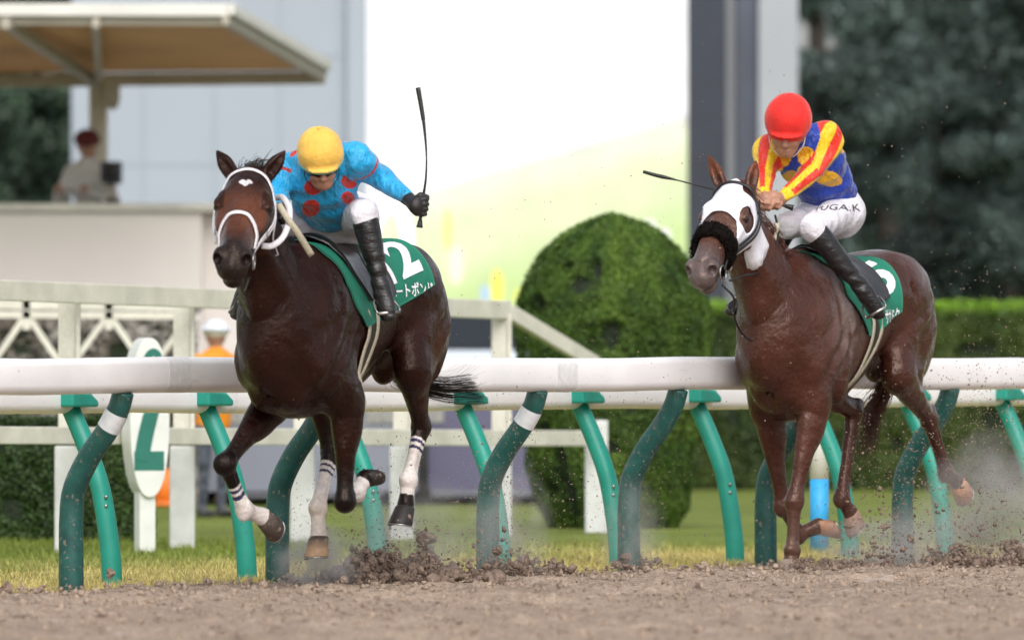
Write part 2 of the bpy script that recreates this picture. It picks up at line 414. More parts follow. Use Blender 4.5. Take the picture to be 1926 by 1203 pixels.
class Frame:
    """local frame of a horse: u forward, v to its left, w up; (px, z) place its middle, th = how far it turns off the view axis"""
    def __init__(s, px, z, th):
        s.X, s.Y = (px - CX) / F_PX * z, z; t = R(th)
        s.h = (-math.sin(t), -math.cos(t)); s.l = (math.cos(t), -math.sin(t)); s.rz = math.atan2(s.h[1], s.h[0])
    def __call__(s, px, py, u=None, v=None):
        k = (px - CX) / F_PX
        if u is not None: v = (k * (s.Y + u * s.h[1]) - s.X - u * s.h[0]) / (s.l[0] - k * s.l[1])
        else: u = (k * (s.Y + v * s.l[1]) - s.X - v * s.l[0]) / (s.h[0] - k * s.h[1])
        y = s.Y + u * s.h[1] + v * s.l[1]
        return np.array((u, v, CAM_H + (HORIZ - py) / F_PX * y))
    def loc(s): return (s.X, s.Y, 0)

# ------------------------------------------------------------------ the ground
RAIL_P = np.array(at(135, HORIZ, 50.0))[:2]; _q = np.array(at(1926, HORIZ, 58.06))[:2]
RAIL_D = nrm(_q - RAIL_P); RAIL_N = np.array((RAIL_D[1], -RAIL_D[0]))      # N points towards the track (right and nearer)
def rail_uv(x, y):
    dx, dy = x - RAIL_P[0], y - RAIL_P[1]
    return dx * RAIL_D[0] + dy * RAIL_D[1], dx * RAIL_N[0] + dy * RAIL_N[1]
def rail_pt(s, n, z=0.0):
    p = RAIL_P + RAIL_D * s + RAIL_N * n; return np.array((p[0], p[1], z))

def dirt_h(x, y):
    h = .026 * (vnoise(x * 1.6, y * 1.0, 0, 1) - .5) + .024 * (vnoise(x * 5, y * 2.4, 0, 2) - .5) + .016 * (vnoise(x * 13, y * 7, 0, 3) - .5) + .009 * (vnoise(x * 32, y * 24, 0, 4) - .5)
    c = vnoise(x * 16, y * 11, 3, 5); h += .018 * np.clip((c - .76) / .2, 0, 1)
    for (hx, hy) in HOOF:
        d2 = ((x - hx) / .10) ** 2 + ((y - hy) / .13) ** 2
        h += -.05 * np.exp(-d2) + .022 * np.exp(-((np.sqrt(d2) - 1.6) / .5) ** 2)
    return h
HOOF = [(rng.uniform(-2.6, 3.0), rng.uniform(40, 53)) for _ in range(60)]

M['dirt'] = mat('track_dirt', (0.40, 0.305, 0.235), 0.9, noise=[(1.3, .86, 1.10, (1, .4, 1)), (9, .80, 1.14, (1, .5, 1)), (45, .72, 1.15)],
                spots=[(7, .60, (0.24, 0.18, 0.145), (1, .4, 1)), (3.0, .63, (0.50, 0.40, 0.34), (1, .4, 1))], bump=(60, .02), bump2=(16, .02), spec=.2)
M['clod'] = mat('dirt_clod', (0.205, 0.150, 0.118), 0.92, noise=[(25, .55, 1.5)], bump=(60, .015), spec=.15)
M['grain'] = mat('dirt_grain', (0.22, 0.165, 0.13), 0.9, noise=[(9, .5, 1.7)], spec=.2)
M['turf'] = mat('turf', (0.165, 0.205, 0.042), 0.85, noise=[(.35, .8, 1.2), (2.5, .78, 1.22), (30, .7, 1.3)], bump=(40, .02), spec=.15)
M['blade'] = mat('grass_blades', rough=.7, attr=True, spec=.15)
M['asphalt'] = mat('asphalt', (0.16, 0.17, 0.19), 0.8, noise=[(2, .85, 1.1), (60, .8, 1.2)], bump=(80, .006))

# track dirt: fine displaced sheet under the picture, coarse skirt round it; ends along the base of the near rail
xs = np.concatenate([np.arange(-60, -3.4, 2.0), np.arange(-3.4, 3.9, .026), np.arange(3.9, 60, 2.0)])
ys = np.concatenate([np.arange(2, 36, 2.0), np.arange(36, 47, .06), np.arange(47, 62.5, .040)])
gx, gy = np.meshgrid(xs, ys, indexing='ij')
hz = np.where((np.abs(gx) < 3.9) & (gy > 35.5), dirt_h(gx, gy), 0)
su, sn = rail_uv(gx, gy)
edge = -.10 + .10 * (vnoise(su * 2.2, 0, 0, 9) - .5) + .05 * (vnoise(su * 9, 0, 0, 8) - .5)
hz = hz - .022 * np.exp(-np.clip(sn, 0, 9) / .8)
keep = sn > edge - .02
hz = np.where(sn < edge + .05, hz - .035, hz)
n0, n1 = gx.shape; idx = np.arange(n0 * n1).reshape(n0, n1)
q = np.stack([idx[:-1, :-1], idx[1:, :-1], idx[1:, 1:], idx[:-1, 1:]], -1).reshape(-1, 4)
kk = (keep[:-1, :-1] | keep[1:, :-1] | keep[1:, 1:] | keep[:-1, 1:]).reshape(-1)
tag(mesh_obj('dirt_track', np.stack([gx, gy, hz], -1).reshape(-1, 3), q[kk], M['dirt']), kind='structure')
g = MB(); g.add([(-900, -100, -.03), (900, -100, -.03), (900, 4000, -.03), (-900, 4000, -.03)], [(0, 1, 2, 3)])
tag(g.build('ground', M['turf']), kind='structure')
g = MB(); g.add([(-40, 83, -.024), (1.2, 83, -.024), (2.2, 120, -.024), (-60, 120, -.024)], [(0, 1, 2, 3)])
tag(g.build('service_road', M['asphalt']), kind='structure')

M['straw'] = mat('straw_turf', (0.48, 0.40, 0.17), 0.9, noise=[(1.5, .75, 1.2), (14, .8, 1.2)], spots=[(2.2, .52, (0.16, 0.20, 0.035))], bump=(30, .02), spec=.1)
g = MB(); vv = [rail_pt(s_, n_, -.026) for s_, n_ in ((-6, .05), (14, .05), (14, -3.0), (-6, -3.0))]; g.add(vv, [(0, 1, 2, 3)])
tag(g.build('dry_grass_verge', M['straw']), kind='structure')
# grass blades: straw coloured beside the dirt, green further back
def blades(n, fn_pos, h0, h1, wid, seed):
    r = np.random.default_rng(seed); P, C = fn_pos(r, n)
    n = len(P); a = r.uniform(0, math.pi, n); w = wid * r.uniform(.6, 1.4, n); h = r.uniform(h0, h1, n)
    dx, dy = np.cos(a) * w, np.sin(a) * w; lx, ly = r.normal(0, .5, n) * h, r.normal(0, .5, n) * h
    V = np.empty((n, 3, 3)); V[:, 0] = P + np.stack([-dx, -dy, 0 * dx], 1); V[:, 1] = P + np.stack([dx, dy, 0 * dx], 1); V[:, 2] = P + np.stack([lx, ly, h], 1)
    return V.reshape(-1, 3), np.arange(3 * n).reshape(n, 3), np.repeat(C, 3, 0)
def gp(r, n):
    s = r.uniform(-4, 12.5, n); t = -r.uniform(0, 1, n) ** 1.6 * 22
    p = RAIL_P + RAIL_D * s[:, None] + RAIL_N * t[:, None]
    ok = np.abs(p[:, 0] / p[:, 1]) < .053; p = p[ok]; t = t[ok]; s = s[ok]
    P = np.concatenate([p, np.full((len(p), 1), -.03)], 1)
    y = np.clip(1.35 + t * .30 + .9 * (vnoise(s * 1.5, t * 1.5, 0, 4) - .5) , 0, 1) * .9
    y = np.clip(y + r.normal(0, .12, len(y)), 0, 1)[:, None]
    g_ = np.array((.150, .20, .035)); st = np.array((.56, .46, .19))
    C = (g_ * (1 - y) + st * y) * r.uniform(.65, 1.35, (len(p), 1)); return P, C
V, Fc, C = blades(150000, gp, .02, .055, .004, 3)
tag(mesh_obj('grass', V, Fc, M['blade'], cols=C, smooth=False), kind='stuff')

# ------------------------------------------------------------------ rails
def rail_profile(t=.172, d=.11):
    pr = []
    for k in range(9): a = math.pi * k / 8; pr.append((math.cos(a) * d / 2, t / 2 - .035 + math.sin(a) * .035))
    for k in range(9): a = math.pi + math.pi * k / 8; pr.append((math.cos(a) * d / 2, -t / 2 + .045 + math.sin(a) * .045))
    return pr
def rail_run(name, s0, s1, seg, n_off, top, t, ph, label, jointmat, grp):
    root = empty(name, rail_pt(s0, n_off, 0), 0, label, 'railing', grp); base = np.array(rail_pt(s0, n_off, 0))
    s = s0
    bounds = [s0] + [x for x in np.arange(s0 + ph, s1, seg)] + [s1]
    for a, b in zip(bounds[:-1], bounds[1:]):
        m = MB(); pr = rail_profile(t); v = []
        for i in range(7):
            ss = a + .006 + (b - a - .012) * i / 6
            dz = .004 * math.sin(ss * 1.3) + .003 * math.sin(ss * 3.7 + 1)
            for (o, z) in pr:
                v.append(rail_pt(ss, n_off + o, top - t / 2 + z + dz) - base)
        k = len(pr)
        f = [(i * k + j, i * k + (j + 1) % k, (i + 1) * k + (j + 1) % k, (i + 1) * k + j) for i in range(6) for j in range(k)]
        m.add(v, f); m.add(v[:k], [tuple(range(k))]); m.add(v[-k:], [tuple(range(k - 1, -1, -1))]); m.build('rail_beam', M['rail'], root, True)
    for b in bounds[1:-1]:
        m = MB(); pr = rail_profile(t + .002, .112); v = []
        for ss in (b - .10, b + .10):
            for (o, z) in pr: v.append(rail_pt(ss, n_off + o, top - t / 2 + z + .004 * math.sin(ss * 1.3) + .003 * math.sin(ss * 3.7 + 1)) - base)
        k = len(pr); f = [(j, (j + 1) % k, k + (j + 1) % k, k + j) for j in range(k)]
        m.add(v, f); m.add(v[:k], [tuple(range(k))]); m.add(v[-k:], [tuple(range(k - 1, -1, -1))]); m.build('joint_sleeve', jointmat, root, True)
    return root
def s_at(px, n_off):
    """position along the rail line seen at column px"""
    k = (px - CX) / F_PX; P = RAIL_P + RAIL_N * n_off
    return (k * P[1] - P[0]) / (RAIL_D[0] - k * RAIL_D[1])
OV = .30
sj = s_at(322, OV); sj2 = s_at(1050, OV); seg = sj2 - sj
rail_run('track_rail', sj - 2 * seg, sj + 6 * seg, seg, OV, 1.10, .172, seg * 1.0, 'thick white running rail nearest the horses, on dark green bent posts', M['rail_joint'], 'running rails beside the track')
NB = -.75; OVB = -.26
rail_run('track_rail', s_at(-600, NB + OVB), s_at(3000, NB + OVB), 6.0, NB + OVB, .985, .165, 4.6, 'lower white rail behind the near rail, on bright teal bent posts with wedge caps', M['rail_joint'], 'running rails beside the track')

# near posts: dark green goosenecks, some with a white band
def gooseneck(root, px_top, band, over, H, nb, prof, r0, r1, mt, s_base=None):
    s = s_at(px_top, nb + over); base = rail_pt(s, nb, -.25)
    root.location = base
    P = [rail_pt(s, nb + over * a, h * H) - base for a, h in prof]
    P[0][2] = 0
    C = spline(P, 8); m = MB(); m.tube(C, np.linspace(r0, r1, len(C)), 20); m.build('post_tube', mt, root, True)
    if band:
        i0, i1 = band; m = MB(); m.tube(C[i0:i1], np.linspace(r0, r1, len(C))[i0:i1] + .003, 20, cap=False); m.build('reflective_band', M['white_band'], root, True)
    return C
profA = [(0, -.26), (0, .15), (0, .34), (.06, .50), (.33, .66), (.68, .80), (.90, .91), (1.0, 1.0)]
ord_a = ['leftmost dark green bent post with a white band, nearest the camera', 'dark green bent post behind the forelegs of the leading horse',
         'dark green bent post with a white band, between the two horses', 'plain dark green bent post just left of the chestnut horse',
         'dark green bent post hidden partly behind the chestnut horse forelegs', 'dark green bent post behind the hind leg of the chestnut horse']
for px, b, lb in zip((232, 618, 1012, 1276, 1532, 1788), (1, 0, 1, 0, 0, 0), ord_a):
    r_ = empty('rail_post', label=lb, cat='post', group='dark green posts of the near rail')
    gooseneck(r_, px, (41, 48) if b else None, OV, .935, 0, profA, .061, .052, M['green_dark'])
profB = [(0, -.26), (0, .05), (.10, .30), (.28, .55), (.60, .78), (.95, .99)]
ord_b = ['teal bent post left of the round distance sign', 'teal bent post between the distance sign and the leading horse', 'teal bent post behind the folded foreleg of the leading horse',
         'teal bent post beneath the streaming tail of the leading horse', 'teal bent post in front of the round bush, right of the banded dark post', 'teal bent post between the round bush and the chestnut horse',
         'teal bent post behind the chestnut horse legs and striped marker', 'teal bent post behind the raised hind hoof of the chestnut horse', 'rightmost teal bent post at the edge of the picture']
for px, lb in zip((128, 383, 632, 865, 1085, 1305, 1522, 1702, 1880), ord_b):
    s = s_at(px, NB + OVB); base = rail_pt(s, NB, -.25)
    r_ = empty('rail_post', label=lb, cat='post', group='teal posts of the far rail')
    C = gooseneck(r_, px, None, OVB, .86, NB, profB, .052, .046, M['green_teal'])
    # wedge cap: sits in front of the rail, blunt at the left, sloping down to the right
    m = MB(); c0 = rail_pt(s, NB + OVB + .055, .855) - base
    D3 = np.array((RAIL_D[0], RAIL_D[1], 0)); N3 = np.array((RAIL_N[0], RAIL_N[1], 0)); Z3 = np.array((0, 0, 1.0))
    v = []
    for o in (-.05, .075):
        for a, z in ((-.145, .0), (.085, .0), (.085, .03), (.02, .068), (-.145, .080)):
            v.append(c0 + D3 * a + N3 * o + Z3 * z)
    m.add(v, [(0, 1, 2, 3, 4), (9, 8, 7, 6, 5), (0, 5, 6, 1), (1, 6, 7, 2), (2, 7, 8, 3), (3, 8, 9, 4), (4, 9, 5, 0)])
    m.build('wedge_cap', M['green_teal'], r_, bevel=.012)
    m = MB(); p = C[np.argmin(np.abs(C[:, 2] - .62))] + np.array((.012, -.051, 0))
    for dz in (0, .045): m = MB(); m.sphere(p + Z3 * dz, (.009, .006, .010), 6); m.build('bolt', M['metal'], r_, True)

# ------------------------------------------------------------------ cream fence behind the turf
def fz(px): return 62.0 + (px - 345) * (5.5 / 780)
def fence_obj():
    y0 = fz(345); o0 = np.array(at(345, HORIZ, y0)); o0[2] = 0
    root = empty('cream_fence', o0, 0, 'cream timber fence on white concrete posts, sloping down to a diagonal brace', 'fence')
    A = lambda px, py, dy=0: np.array(at(px, py, fz(px) + dy)) - o0
    m = MB(); m.bar(A(-400, 530), A(955, 583), .05, .118); m.build('top_rail', M['cream_wood'], root, bevel=.006)
    m = MB(); m.bar(A(-400, 816), A(1112, 824), .05, .10); m.build('lower_rail', M['cream_wood'], root, bevel=.006)
    m = MB(); m.bar(A(955, 585), A(1122, 686), .05, .10); m.build('diagonal_brace', M['cream_wood'], root, bevel=.006)
    for px in (-95, 126, 342, 568, 755, 940, 1122):
        if px < 1000:
            m = MB(); t = 532 + (px + 400) * .039; a = A(px, t + 8); b = A(px, 830)
            w = .105
            m.box((a[0] - w / 2, a[1] + .03, b[2]), (a[0] + w / 2, a[1] + .11, a[2])); m.build('upper_post', M['cream_wood'], root, bevel=.004)
            m = MB(); m.box((a[0] + w / 2, a[1] + .0, b[2]), (a[0] + w / 2 + .022, a[1] + .10, a[2])); m.build('post_batten', M['cream_wood'], root)
        a = A(px, 838 if px < 1000 else 790); m = MB()
        m.box((a[0] - .075, a[1] + .035, -.04), (a[0] + .075, a[1] + .16, a[2])); m.build('concrete_post', M['concrete'], root, bevel=.012)
fence_obj()

# lattice balustrade and mottled bank further back on the left
def lattice(x0, x1, y, label):
    o0 = np.array(at((x0 + x1) / 2, HORIZ, y)); o0[2] = 0
    root = empty('lattice_barrier', o0, 0, label, 'barrier'); A = lambda px, py: np.array(at(px, py, y)) - o0
    m = MB(); m.bar(A(x0, 570), A(x1, 575), .06, .07); m.bar(A(x0, 590), A(x1, 594), .06, .05); m.build('rail_pair', M['cream_wood'], root)
    for px in (50, 205, 360): m = MB(); m.bar(A(px, 560), A(px, 620), .05, .06, (0, 1, 0)); m.build('short_post', M['cream_wood'], root)
    for a, b in ((-100, 50), (50, 205), (205, 360)):
        m = MB(); m.bar(A(a + 75, 700), A(b, 590), .04, .05, (0, 1, 0)); m.build('brace', M['cream_wood'], root)
        m = MB(); m.bar(A(a, 590), A(a + 75, 700), .04, .05, (0, 1, 0)); m.build('brace', M['cream_wood'], root)
lattice(-120, 366, 72, 'low cream lattice barrier of crossed braces behind the fence at left')

# ------------------------------------------------------------------ foliage
def leaf_mesh(P, Nn, size, C, r, asp=.6):
    n = len(P); a = r.normal(size=(n, 3)); N_ = Nn + .7 * r.normal(size=(n, 3)); N_ /= np.linalg.norm(N_, axis=1)[:, None]
    U = np.cross(N_, a); U /= np.linalg.norm(U, axis=1)[:, None]; W = np.cross(N_, U)
    s = (size * r.uniform(.6, 1.4, n))[:, None]; V = np.empty((n, 4, 3))
    V[:, 0] = P - U * s; V[:, 1] = P + W * s * asp; V[:, 2] = P + U * s; V[:, 3] = P - W * s * asp
    return V.reshape(-1, 3), np.arange(4 * n).reshape(n, 4), np.repeat(C, 4, 0)
def prof_bush(name, label, c, rad, nleaf, size, colr, seed, group=None, lobes=.06, cat='bush', stem=True):
    """clipped shrub: profile radius(h) lumpy, leaves in a shell of some depth, darker core behind"""
    r = np.random.default_rng(seed); root = empty(name, c, 0, label, cat, group)
    hs, rs = np.array(rad).T; H = hs[-1]
    u = r.uniform(0, 1, nleaf); h = u * H
    # area weighting near the top
    h = np.where(r.uniform(size=nleaf) < .25, H * (1 - r.uniform(0, 1, nleaf) ** 2 * .35), h)
    a = r.uniform(0, 2 * math.pi, nleaf); rr = np.interp(h, hs, rs)
    x, y = np.cos(a), np.sin(a)
    lump = 1 + lobes * 2 * (vnoise(x * 2.6 + 5, y * 2.6 + 5, h * 4.0, seed) - .5) + lobes * 1.4 * (vnoise(x * 7 + 5, y * 7, h * 10, seed + 1) - .5)
    depth = 1 - np.abs(r.normal(0, .045, nleaf)); gap = vnoise(x * 5 + 9, y * 5 + 9, h * 7.5, seed + 2)
    depth = depth - np.clip(gap - .62, 0, 1) * .9
    rr = rr * lump * depth; P = np.stack([x * rr, y * rr, h + r.normal(0, .01, nleaf)], 1)
    slope = np.interp(h + .02, hs, rs) - np.interp(h - .02, hs, rs)
    N_ = np.stack([x, y, -slope / .04], 1); N_ /= np.linalg.norm(N_, axis=1)[:, None]
    t = vnoise(x * 4 + 3, y * 4, h * 6, seed + 5)[:, None]
    C = (np.array(colr[0]) * (1 - t) + np.array(colr[1]) * t) * r.uniform(.6, 1.4, (nleaf, 1))
    V, F_, C = leaf_mesh(P, N_, size, C, r); mesh_obj('foliage', V, F_, M['leaf'], root, False, C)
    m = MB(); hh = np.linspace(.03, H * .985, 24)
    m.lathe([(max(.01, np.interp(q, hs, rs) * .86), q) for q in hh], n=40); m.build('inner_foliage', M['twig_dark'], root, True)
    if stem:
        m = MB(); m.tube([(0, 0, -.05), (.01, 0, .1), (0, .01, H * .5)], [.06, .05, .03]); m.build('trunk', M['bark'], root, True)
    return root
bz = 69.3; b0 = at(1152, HORIZ, bz); sc_ = bz / F_PX
prof = [(0, 118), (40, 142), (120, 160), (200, 170), (300, 180), (370, 186), (430, 180), (480, 160), (520, 133), (550, 100), (570, 62), (582, 20), (585, 2)]
prof_bush('round_bush', 'tall clipped bush with a domed top standing between the two horses', (b0[0], bz, -.03), [(h * sc_, w * sc_) for h, w in prof], 165000, .0095,
          ((.028, .068, .010), (.110, .185, .024)), 11, lobes=.055)

def hedge(name, label, x0, x1, y0, y1, top, n, size, colr, seed, lit_top=None):
    r = np.random.default_rng(seed); root = empty(name, ((x0 + x1) / 2, y0, -.03), 0, label, 'hedge'); cx = (x0 + x1) / 2
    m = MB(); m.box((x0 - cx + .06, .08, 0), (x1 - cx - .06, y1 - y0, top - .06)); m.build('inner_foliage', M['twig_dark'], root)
    nf = int(n * .72); xf = r.uniform(x0 - cx, x1 - cx, nf); zf = r.uniform(0, top, nf)
    yf = .10 * (vnoise(xf * 2, 0, zf * 2, seed) - .5) + np.abs(r.normal(0, .03, nf)) + np.clip(vnoise(xf * 5, 0, zf * 5, seed + 1) - .62, 0, 1) * .4
    nt_ = n - nf; xt = r.uniform(x0 - cx, x1 - cx, nt_); yt = r.uniform(0, y1 - y0, nt_); zt = top + .05 * (vnoise(xt * 3, yt * 3, 0, seed + 2) - .5) + r.normal(0, .012, nt_)
    P = np.concatenate([np.stack([xf, yf, zf], 1), np.stack([xt, yt, zt], 1)])
    N_ = np.concatenate([np.tile((0, -1.0, .2), (nf, 1)), np.tile((0, -.3, 1.0), (nt_, 1))])
    t = vnoise(P[:, 0] * 3, P[:, 1] * 3, P[:, 2] * 3, seed + 4)[:, None]
    C = (np.array(colr[0]) * (1 - t) + np.array(colr[1]) * t) * r.uniform(.6, 1.4, (n, 1))
    if lit_top is not None: 
        w = (np.clip((P[:, 2] - (top - .10)) / .08, 0, 1) * r.uniform(.5, 1, n))[:, None]; C = C * (1 - w) + np.array(lit_top) * w * r.uniform(.7, 1.3, (n, 1))  # leaves near the top brightened: light on the top painted into their colour
    V, F_, C = leaf_mesh(P, N_, size, C, r); mesh_obj('foliage', V, F_, M['leaf'], root, False, C); return root
hz_ = 89.0
hedge('long_hedge', 'long clipped hedge with fresh bright green top behind the chestnut horse', at(1225, 0, hz_)[0], at(2500, 0, hz_)[0], hz_, hz_ + 1.6, CAM_H + (HORIZ - 572) / F_PX * hz_ + .03, 60000, .020,
      ((.026, .048, .009), (.070, .105, .018)), 21, (.18, .34, .022))
lz = 64.0
hedge('low_hedge', 'low dark hedge at far left behind the cream fence', at(-500, 0, lz)[0], at(292, 0, lz)[0], lz, lz + 1.0, CAM_H + (HORIZ - 782) / F_PX * lz, 30000, .016,
      ((.012, .030, .007), (.040, .075, .014)), 22)
# mottled brown shrub bank behind the lattice, left
r_ = np.random.default_rng(31); zb = 79.0
hedge('dry_shrub_bank', 'grey brown twiggy shrub bank behind the cream lattice', at(-300, 0, zb)[0], at(372, 0, zb)[0], zb, zb + 1.0, CAM_H + (HORIZ - 566) / F_PX * zb, 9000, .035,
      ((.10, .075, .055), (.33, .31, .29)), 33)

# ------------------------------------------------------------------ trees behind everything
def tree(label, px, py_top, y, rx, colr, seed, base_h=.6, n=7000, lsize=.16, group='dark trees behind the racecourse'):
    r = np.random.default_rng(seed); b = at(px, py_top, y); H = b[2]
    root = empty('evergreen_tree', (b[0], y, -.05), 0, label, 'tree', group)
    m = MB(); m.tube(spline([(0, 0, 0), (.1, 0, H * .3), (-.05, .1, H * .7), (0, 0, H * .96)], 5), np.linspace(.22, .05, 16)[:16], 10); m.build('trunk', M['bark'], root, True)
    m = MB(); cl = []
    for i in range(26):
        h = r.uniform(base_h, H * .95); a = r.uniform(0, 2 * math.pi); L = rx * (1.05 - .55 * h / H) * r.uniform(.45, 1)
        e = np.array((math.cos(a) * L, math.sin(a) * L, h + .25)); m.tube([(0, 0, h), e * (.5, .5, 1) + (0, 0, .05), e], [.05, .03, .012], 6)
        cl.append((e, r.uniform(.35, .7) * rx * .62)); cl.append((e * (.5, .5, 1), r.uniform(.35, .6) * rx * .6))
    m.build('limbs', M['bark'], root, True)
    ci = r.integers(0, len(cl), n); c = np.array([q[0] for q in cl])[ci]; rad = np.array([q[1] for q in cl])[ci]
    d = r.normal(size=(n, 3)); d /= np.linalg.norm(d, axis=1)[:, None]; P = c + d * (rad * r.uniform(0, 1, n) ** .4)[:, None] * (1, 1, .75)
    bright = r.uniform(.5, 1.5, len(cl))[ci][:, None] * r.uniform(.6, 1.4, (n, 1)); t = r.uniform(size=(n, 1))
    C = (np.array(colr[0]) * (1 - t) + np.array(colr[1]) * t) * bright
    V, F_, C = leaf_mesh(P, d, lsize, C, r); mesh_obj('crown', V, F_, M['leaf'], root, False, C); return root
tc1 = ((.058, .086, .080), (.088, .122, .112))  # leaf colours lightened and blued: distant haze painted into the crowns
trees = [(1545, -260, 124, 1.35, 'dark tree beside the right edge of the light grey column'), (1665, -160, 130, 1.5, 'dark tree behind the back of the rider in red cap'),
         (1770, 190, 127, 1.45, 'shorter dark tree with pale sky showing above it'), (1880, -120, 131, 1.6, 'dark tree at the right edge of the picture'),
         (1990, -240, 125, 1.5, 'dark tree cut by the right edge of the picture'), (1600, -60, 140, 1.7, 'farther dark tree filling between the nearer crowns at right'),
         (1840, -30, 146, 2.1, 'farther dark tree with sky gaps over the long hedge'), (1950, -120, 148, 2.2, 'farthest dark tree at the right edge'), (1720, -20, 150, 2.2, 'far dark tree low behind the pale sky gap')]
for i, (px, pt, y, rx, lb) in enumerate(trees): tree(lb, px, pt, y, rx, tc1, 100 + i, n=24000, lsize=.055)
tc2 = ((.030, .052, .040), (.065, .105, .060))
for i, (px, pt, y, rx, lb) in enumerate([(20, -200, 122, 1.2, 'dark tree left of the grey tower under the canopy'), (-110, -150, 118, 1.3, 'dark tree at the left edge of the picture'), (75, -150, 130, 1.3, 'dark tree half hidden behind the grey tower')]):
    tree(lb, px, pt, y, rx, tc2, 140 + i, n=22000, lsize=.055)
hedge('tree_belt_undergrowth', 'dense dark undergrowth below the trees behind the hedge', at(1400, 0, 135)[0], at(2300, 0, 135)[0], 135, 137, 2.7, 26000, .09, ((.032, .050, .040), (.065, .095, .070)), 51)
hedge('tree_belt_undergrowth', 'dense dark undergrowth below the trees at far left', at(-500, 0, 133)[0], at(200, 0, 133)[0], 133, 135, 3.2, 9000, .12, ((.014, .028, .020), (.045, .07, .03)), 52)

# ------------------------------------------------------------------ video board tower
def board():
    y = 108.0; A = lambda px, py, d=0: np.array(at(px, py, y)) + (0, d, 0)
    o0 = A(960, HORIZ); o0[2] = 0
    root = empty('video_board', o0, 0, 'huge lit video board in a grey tower showing a bright turf course', 'video board')
    def panel(name, x0, x1, z0, z1, mt, d0=0, d1=1.0):
        a = A(x0, z1) - o0; b = A(x1, z0) - o0; m = MB(); m.box((a[0], d0, b[2] if False else a[2]), (b[0], d1, b[2])); return m.build(name, mt, root, bevel=.01)
    top = -700
    panel('left_cladding', 134, 652, top, 871, M['grey_panel'])
    panel('inner_frame', 652.5, 690, top, 871, M['grey_panel'], -.12, 1.0)
    m = MB()
    for py in (108, 312, 470): a = A(134, py) - o0; b = A(652, py) - o0; m.box((a[0] + .02, -.006, a[2]), (b[0] - .02, 0.002, a[2] + .022))
    for px in (268, 402, 525): a = A(px, 690) - o0; b = A(px, top) - o0; m.box((a[0], -.009, a[2]), (a[0] + .018, .001, b[2]))
    m.build('panel_seams', M['seam'], root)
    # the lit screen: an aerial view of a pale sky, a distant rise and bright turf
    ms = bpy.data.materials.new('lit_screen'); ms.use_nodes = True; t = ms.node_tree; N = t.nodes; Lk = t.links; b = N['Principled BSDF']
    tc = N.new('ShaderNodeTexCoord'); sp = N.new('ShaderNodeSeparateXYZ'); Lk.new(tc.outputs['Object'], sp.inputs[0])
    nz = N.new('ShaderNodeTexNoise'); nz.inputs['Scale'].default_value = .8; nz.inputs['Detail'].default_value = 3; Lk.new(tc.outputs['Object'], nz.inputs['Vector'])
    def mth(op, a, b_=None):
        n = N.new('ShaderNodeMath'); n.operation = op
        for i, q in enumerate((a, b_)):
            if q is None: continue
            if isinstance(q, (int, float)): n.inputs[i].default_value = q
            else: Lk.new(q, n.inputs[i])
        return n.outputs[0]
    # height above the slanting edge of the turf
    sx = y / F_PX; zc = lambda py: CAM_H + (HORIZ - py) * sx
    xa, xb = (700 - 960) * sx, (1290 - 960) * sx; sl = (zc(222) - zc(392)) / (xb - xa)
    e = mth('SUBTRACT', sp.outputs[2], mth('ADD', mth('MULTIPLY', sp.outputs[0], sl), zc(392) - sl * xa))
    e = mth('ADD', e, mth('MULTIPLY', mth('SUBTRACT', nz.outputs['Fac'], .5), .10))
    cr = N.new('ShaderNodeValToRGB'); Lk.new(mth('ADD', mth('MULTIPLY', e, .35), .6), cr.inputs[0])
    el = cr.color_ramp.elements; el[0].position = .0; el[0].color = (.58, .74, .30, 1); el[1].position = .95; el[1].color = (1.0, .99, 1.0, 1)
    for p, c in ((.20, (.62, .78, .35, 1)), (.34, (.78, .86, .52, 1)), (.46, (.80, .88, .55, 1)), (.555, (.88, .92, .68, 1)), (.585, (.80, .82, .68, 1)), (.600, (.80, .78, .72, 1)), (.63, (1.08, 1.07, 1.05, 1))):
        q = el.new(p); q.color = c
    mxn = N.new('ShaderNodeTexNoise'); mxn.inputs['Scale'].default_value = 2.2; Lk.new(tc.outputs['Object'], mxn.inputs['Vector'])
    mr = N.new('ShaderNodeMapRange'); mr.inputs['From Min'].default_value = .3; mr.inputs['From Max'].default_value = .7; mr.inputs['To Min'].default_value = .93; mr.inputs['To Max'].default_value = 1.07
    Lk.new(mxn.outputs['Fac'], mr.inputs['Value']); vs = N.new('ShaderNodeVectorMath'); vs.operation = 'SCALE'; Lk.new(cr.outputs[0], vs.inputs[0]); Lk.new(mr.outputs[0], vs.inputs['Scale'])
    b.inputs['Base Color'].default_value = (.02, .02, .02, 1); b.inputs['Specular IOR Level'].default_value = 0
    Lk.new(vs.outputs[0], b.inputs['Emission Color']); b.inputs['Emission Strength'].default_value = SCREEN
    a = A(690, 604) - o0; c = A(1293, top) - o0; m = MB(); m.box((a[0], .05, a[2]), (c[0], .25, c[2])); scr = m.build('screen', ms, root)
    # items pictured on the screen: coloured flags and a white running rail bend
    def shown(name, cx_, cy_, rx, ry, colr):
        mm = bpy.data.materials.new(name); mm.use_nodes = True; bb = mm.node_tree.nodes['Principled BSDF']; bb.inputs['Base Color'].default_value = (0, 0, 0, 1)
        bb.inputs['Emission Color'].default_value = (*colr, 1); bb.inputs['Emission Strength'].default_value = SCREEN
        p = A(cx_, cy_) - o0; v = [(p[0] + math.cos(2 * math.pi * i / 24) * rx * sx, .046, p[2] + math.sin(2 * math.pi * i / 24) * ry * sx) for i in range(24)]
        m = MB(); m.add(v, [tuple(range(24))]); m.build(name, mm, scr)
    shown('pictured_flag', 842, 432, 9, 40, (.95, .93, .30)); shown('pictured_flag', 858, 497, 14, 37, (1.0, .76, .70))
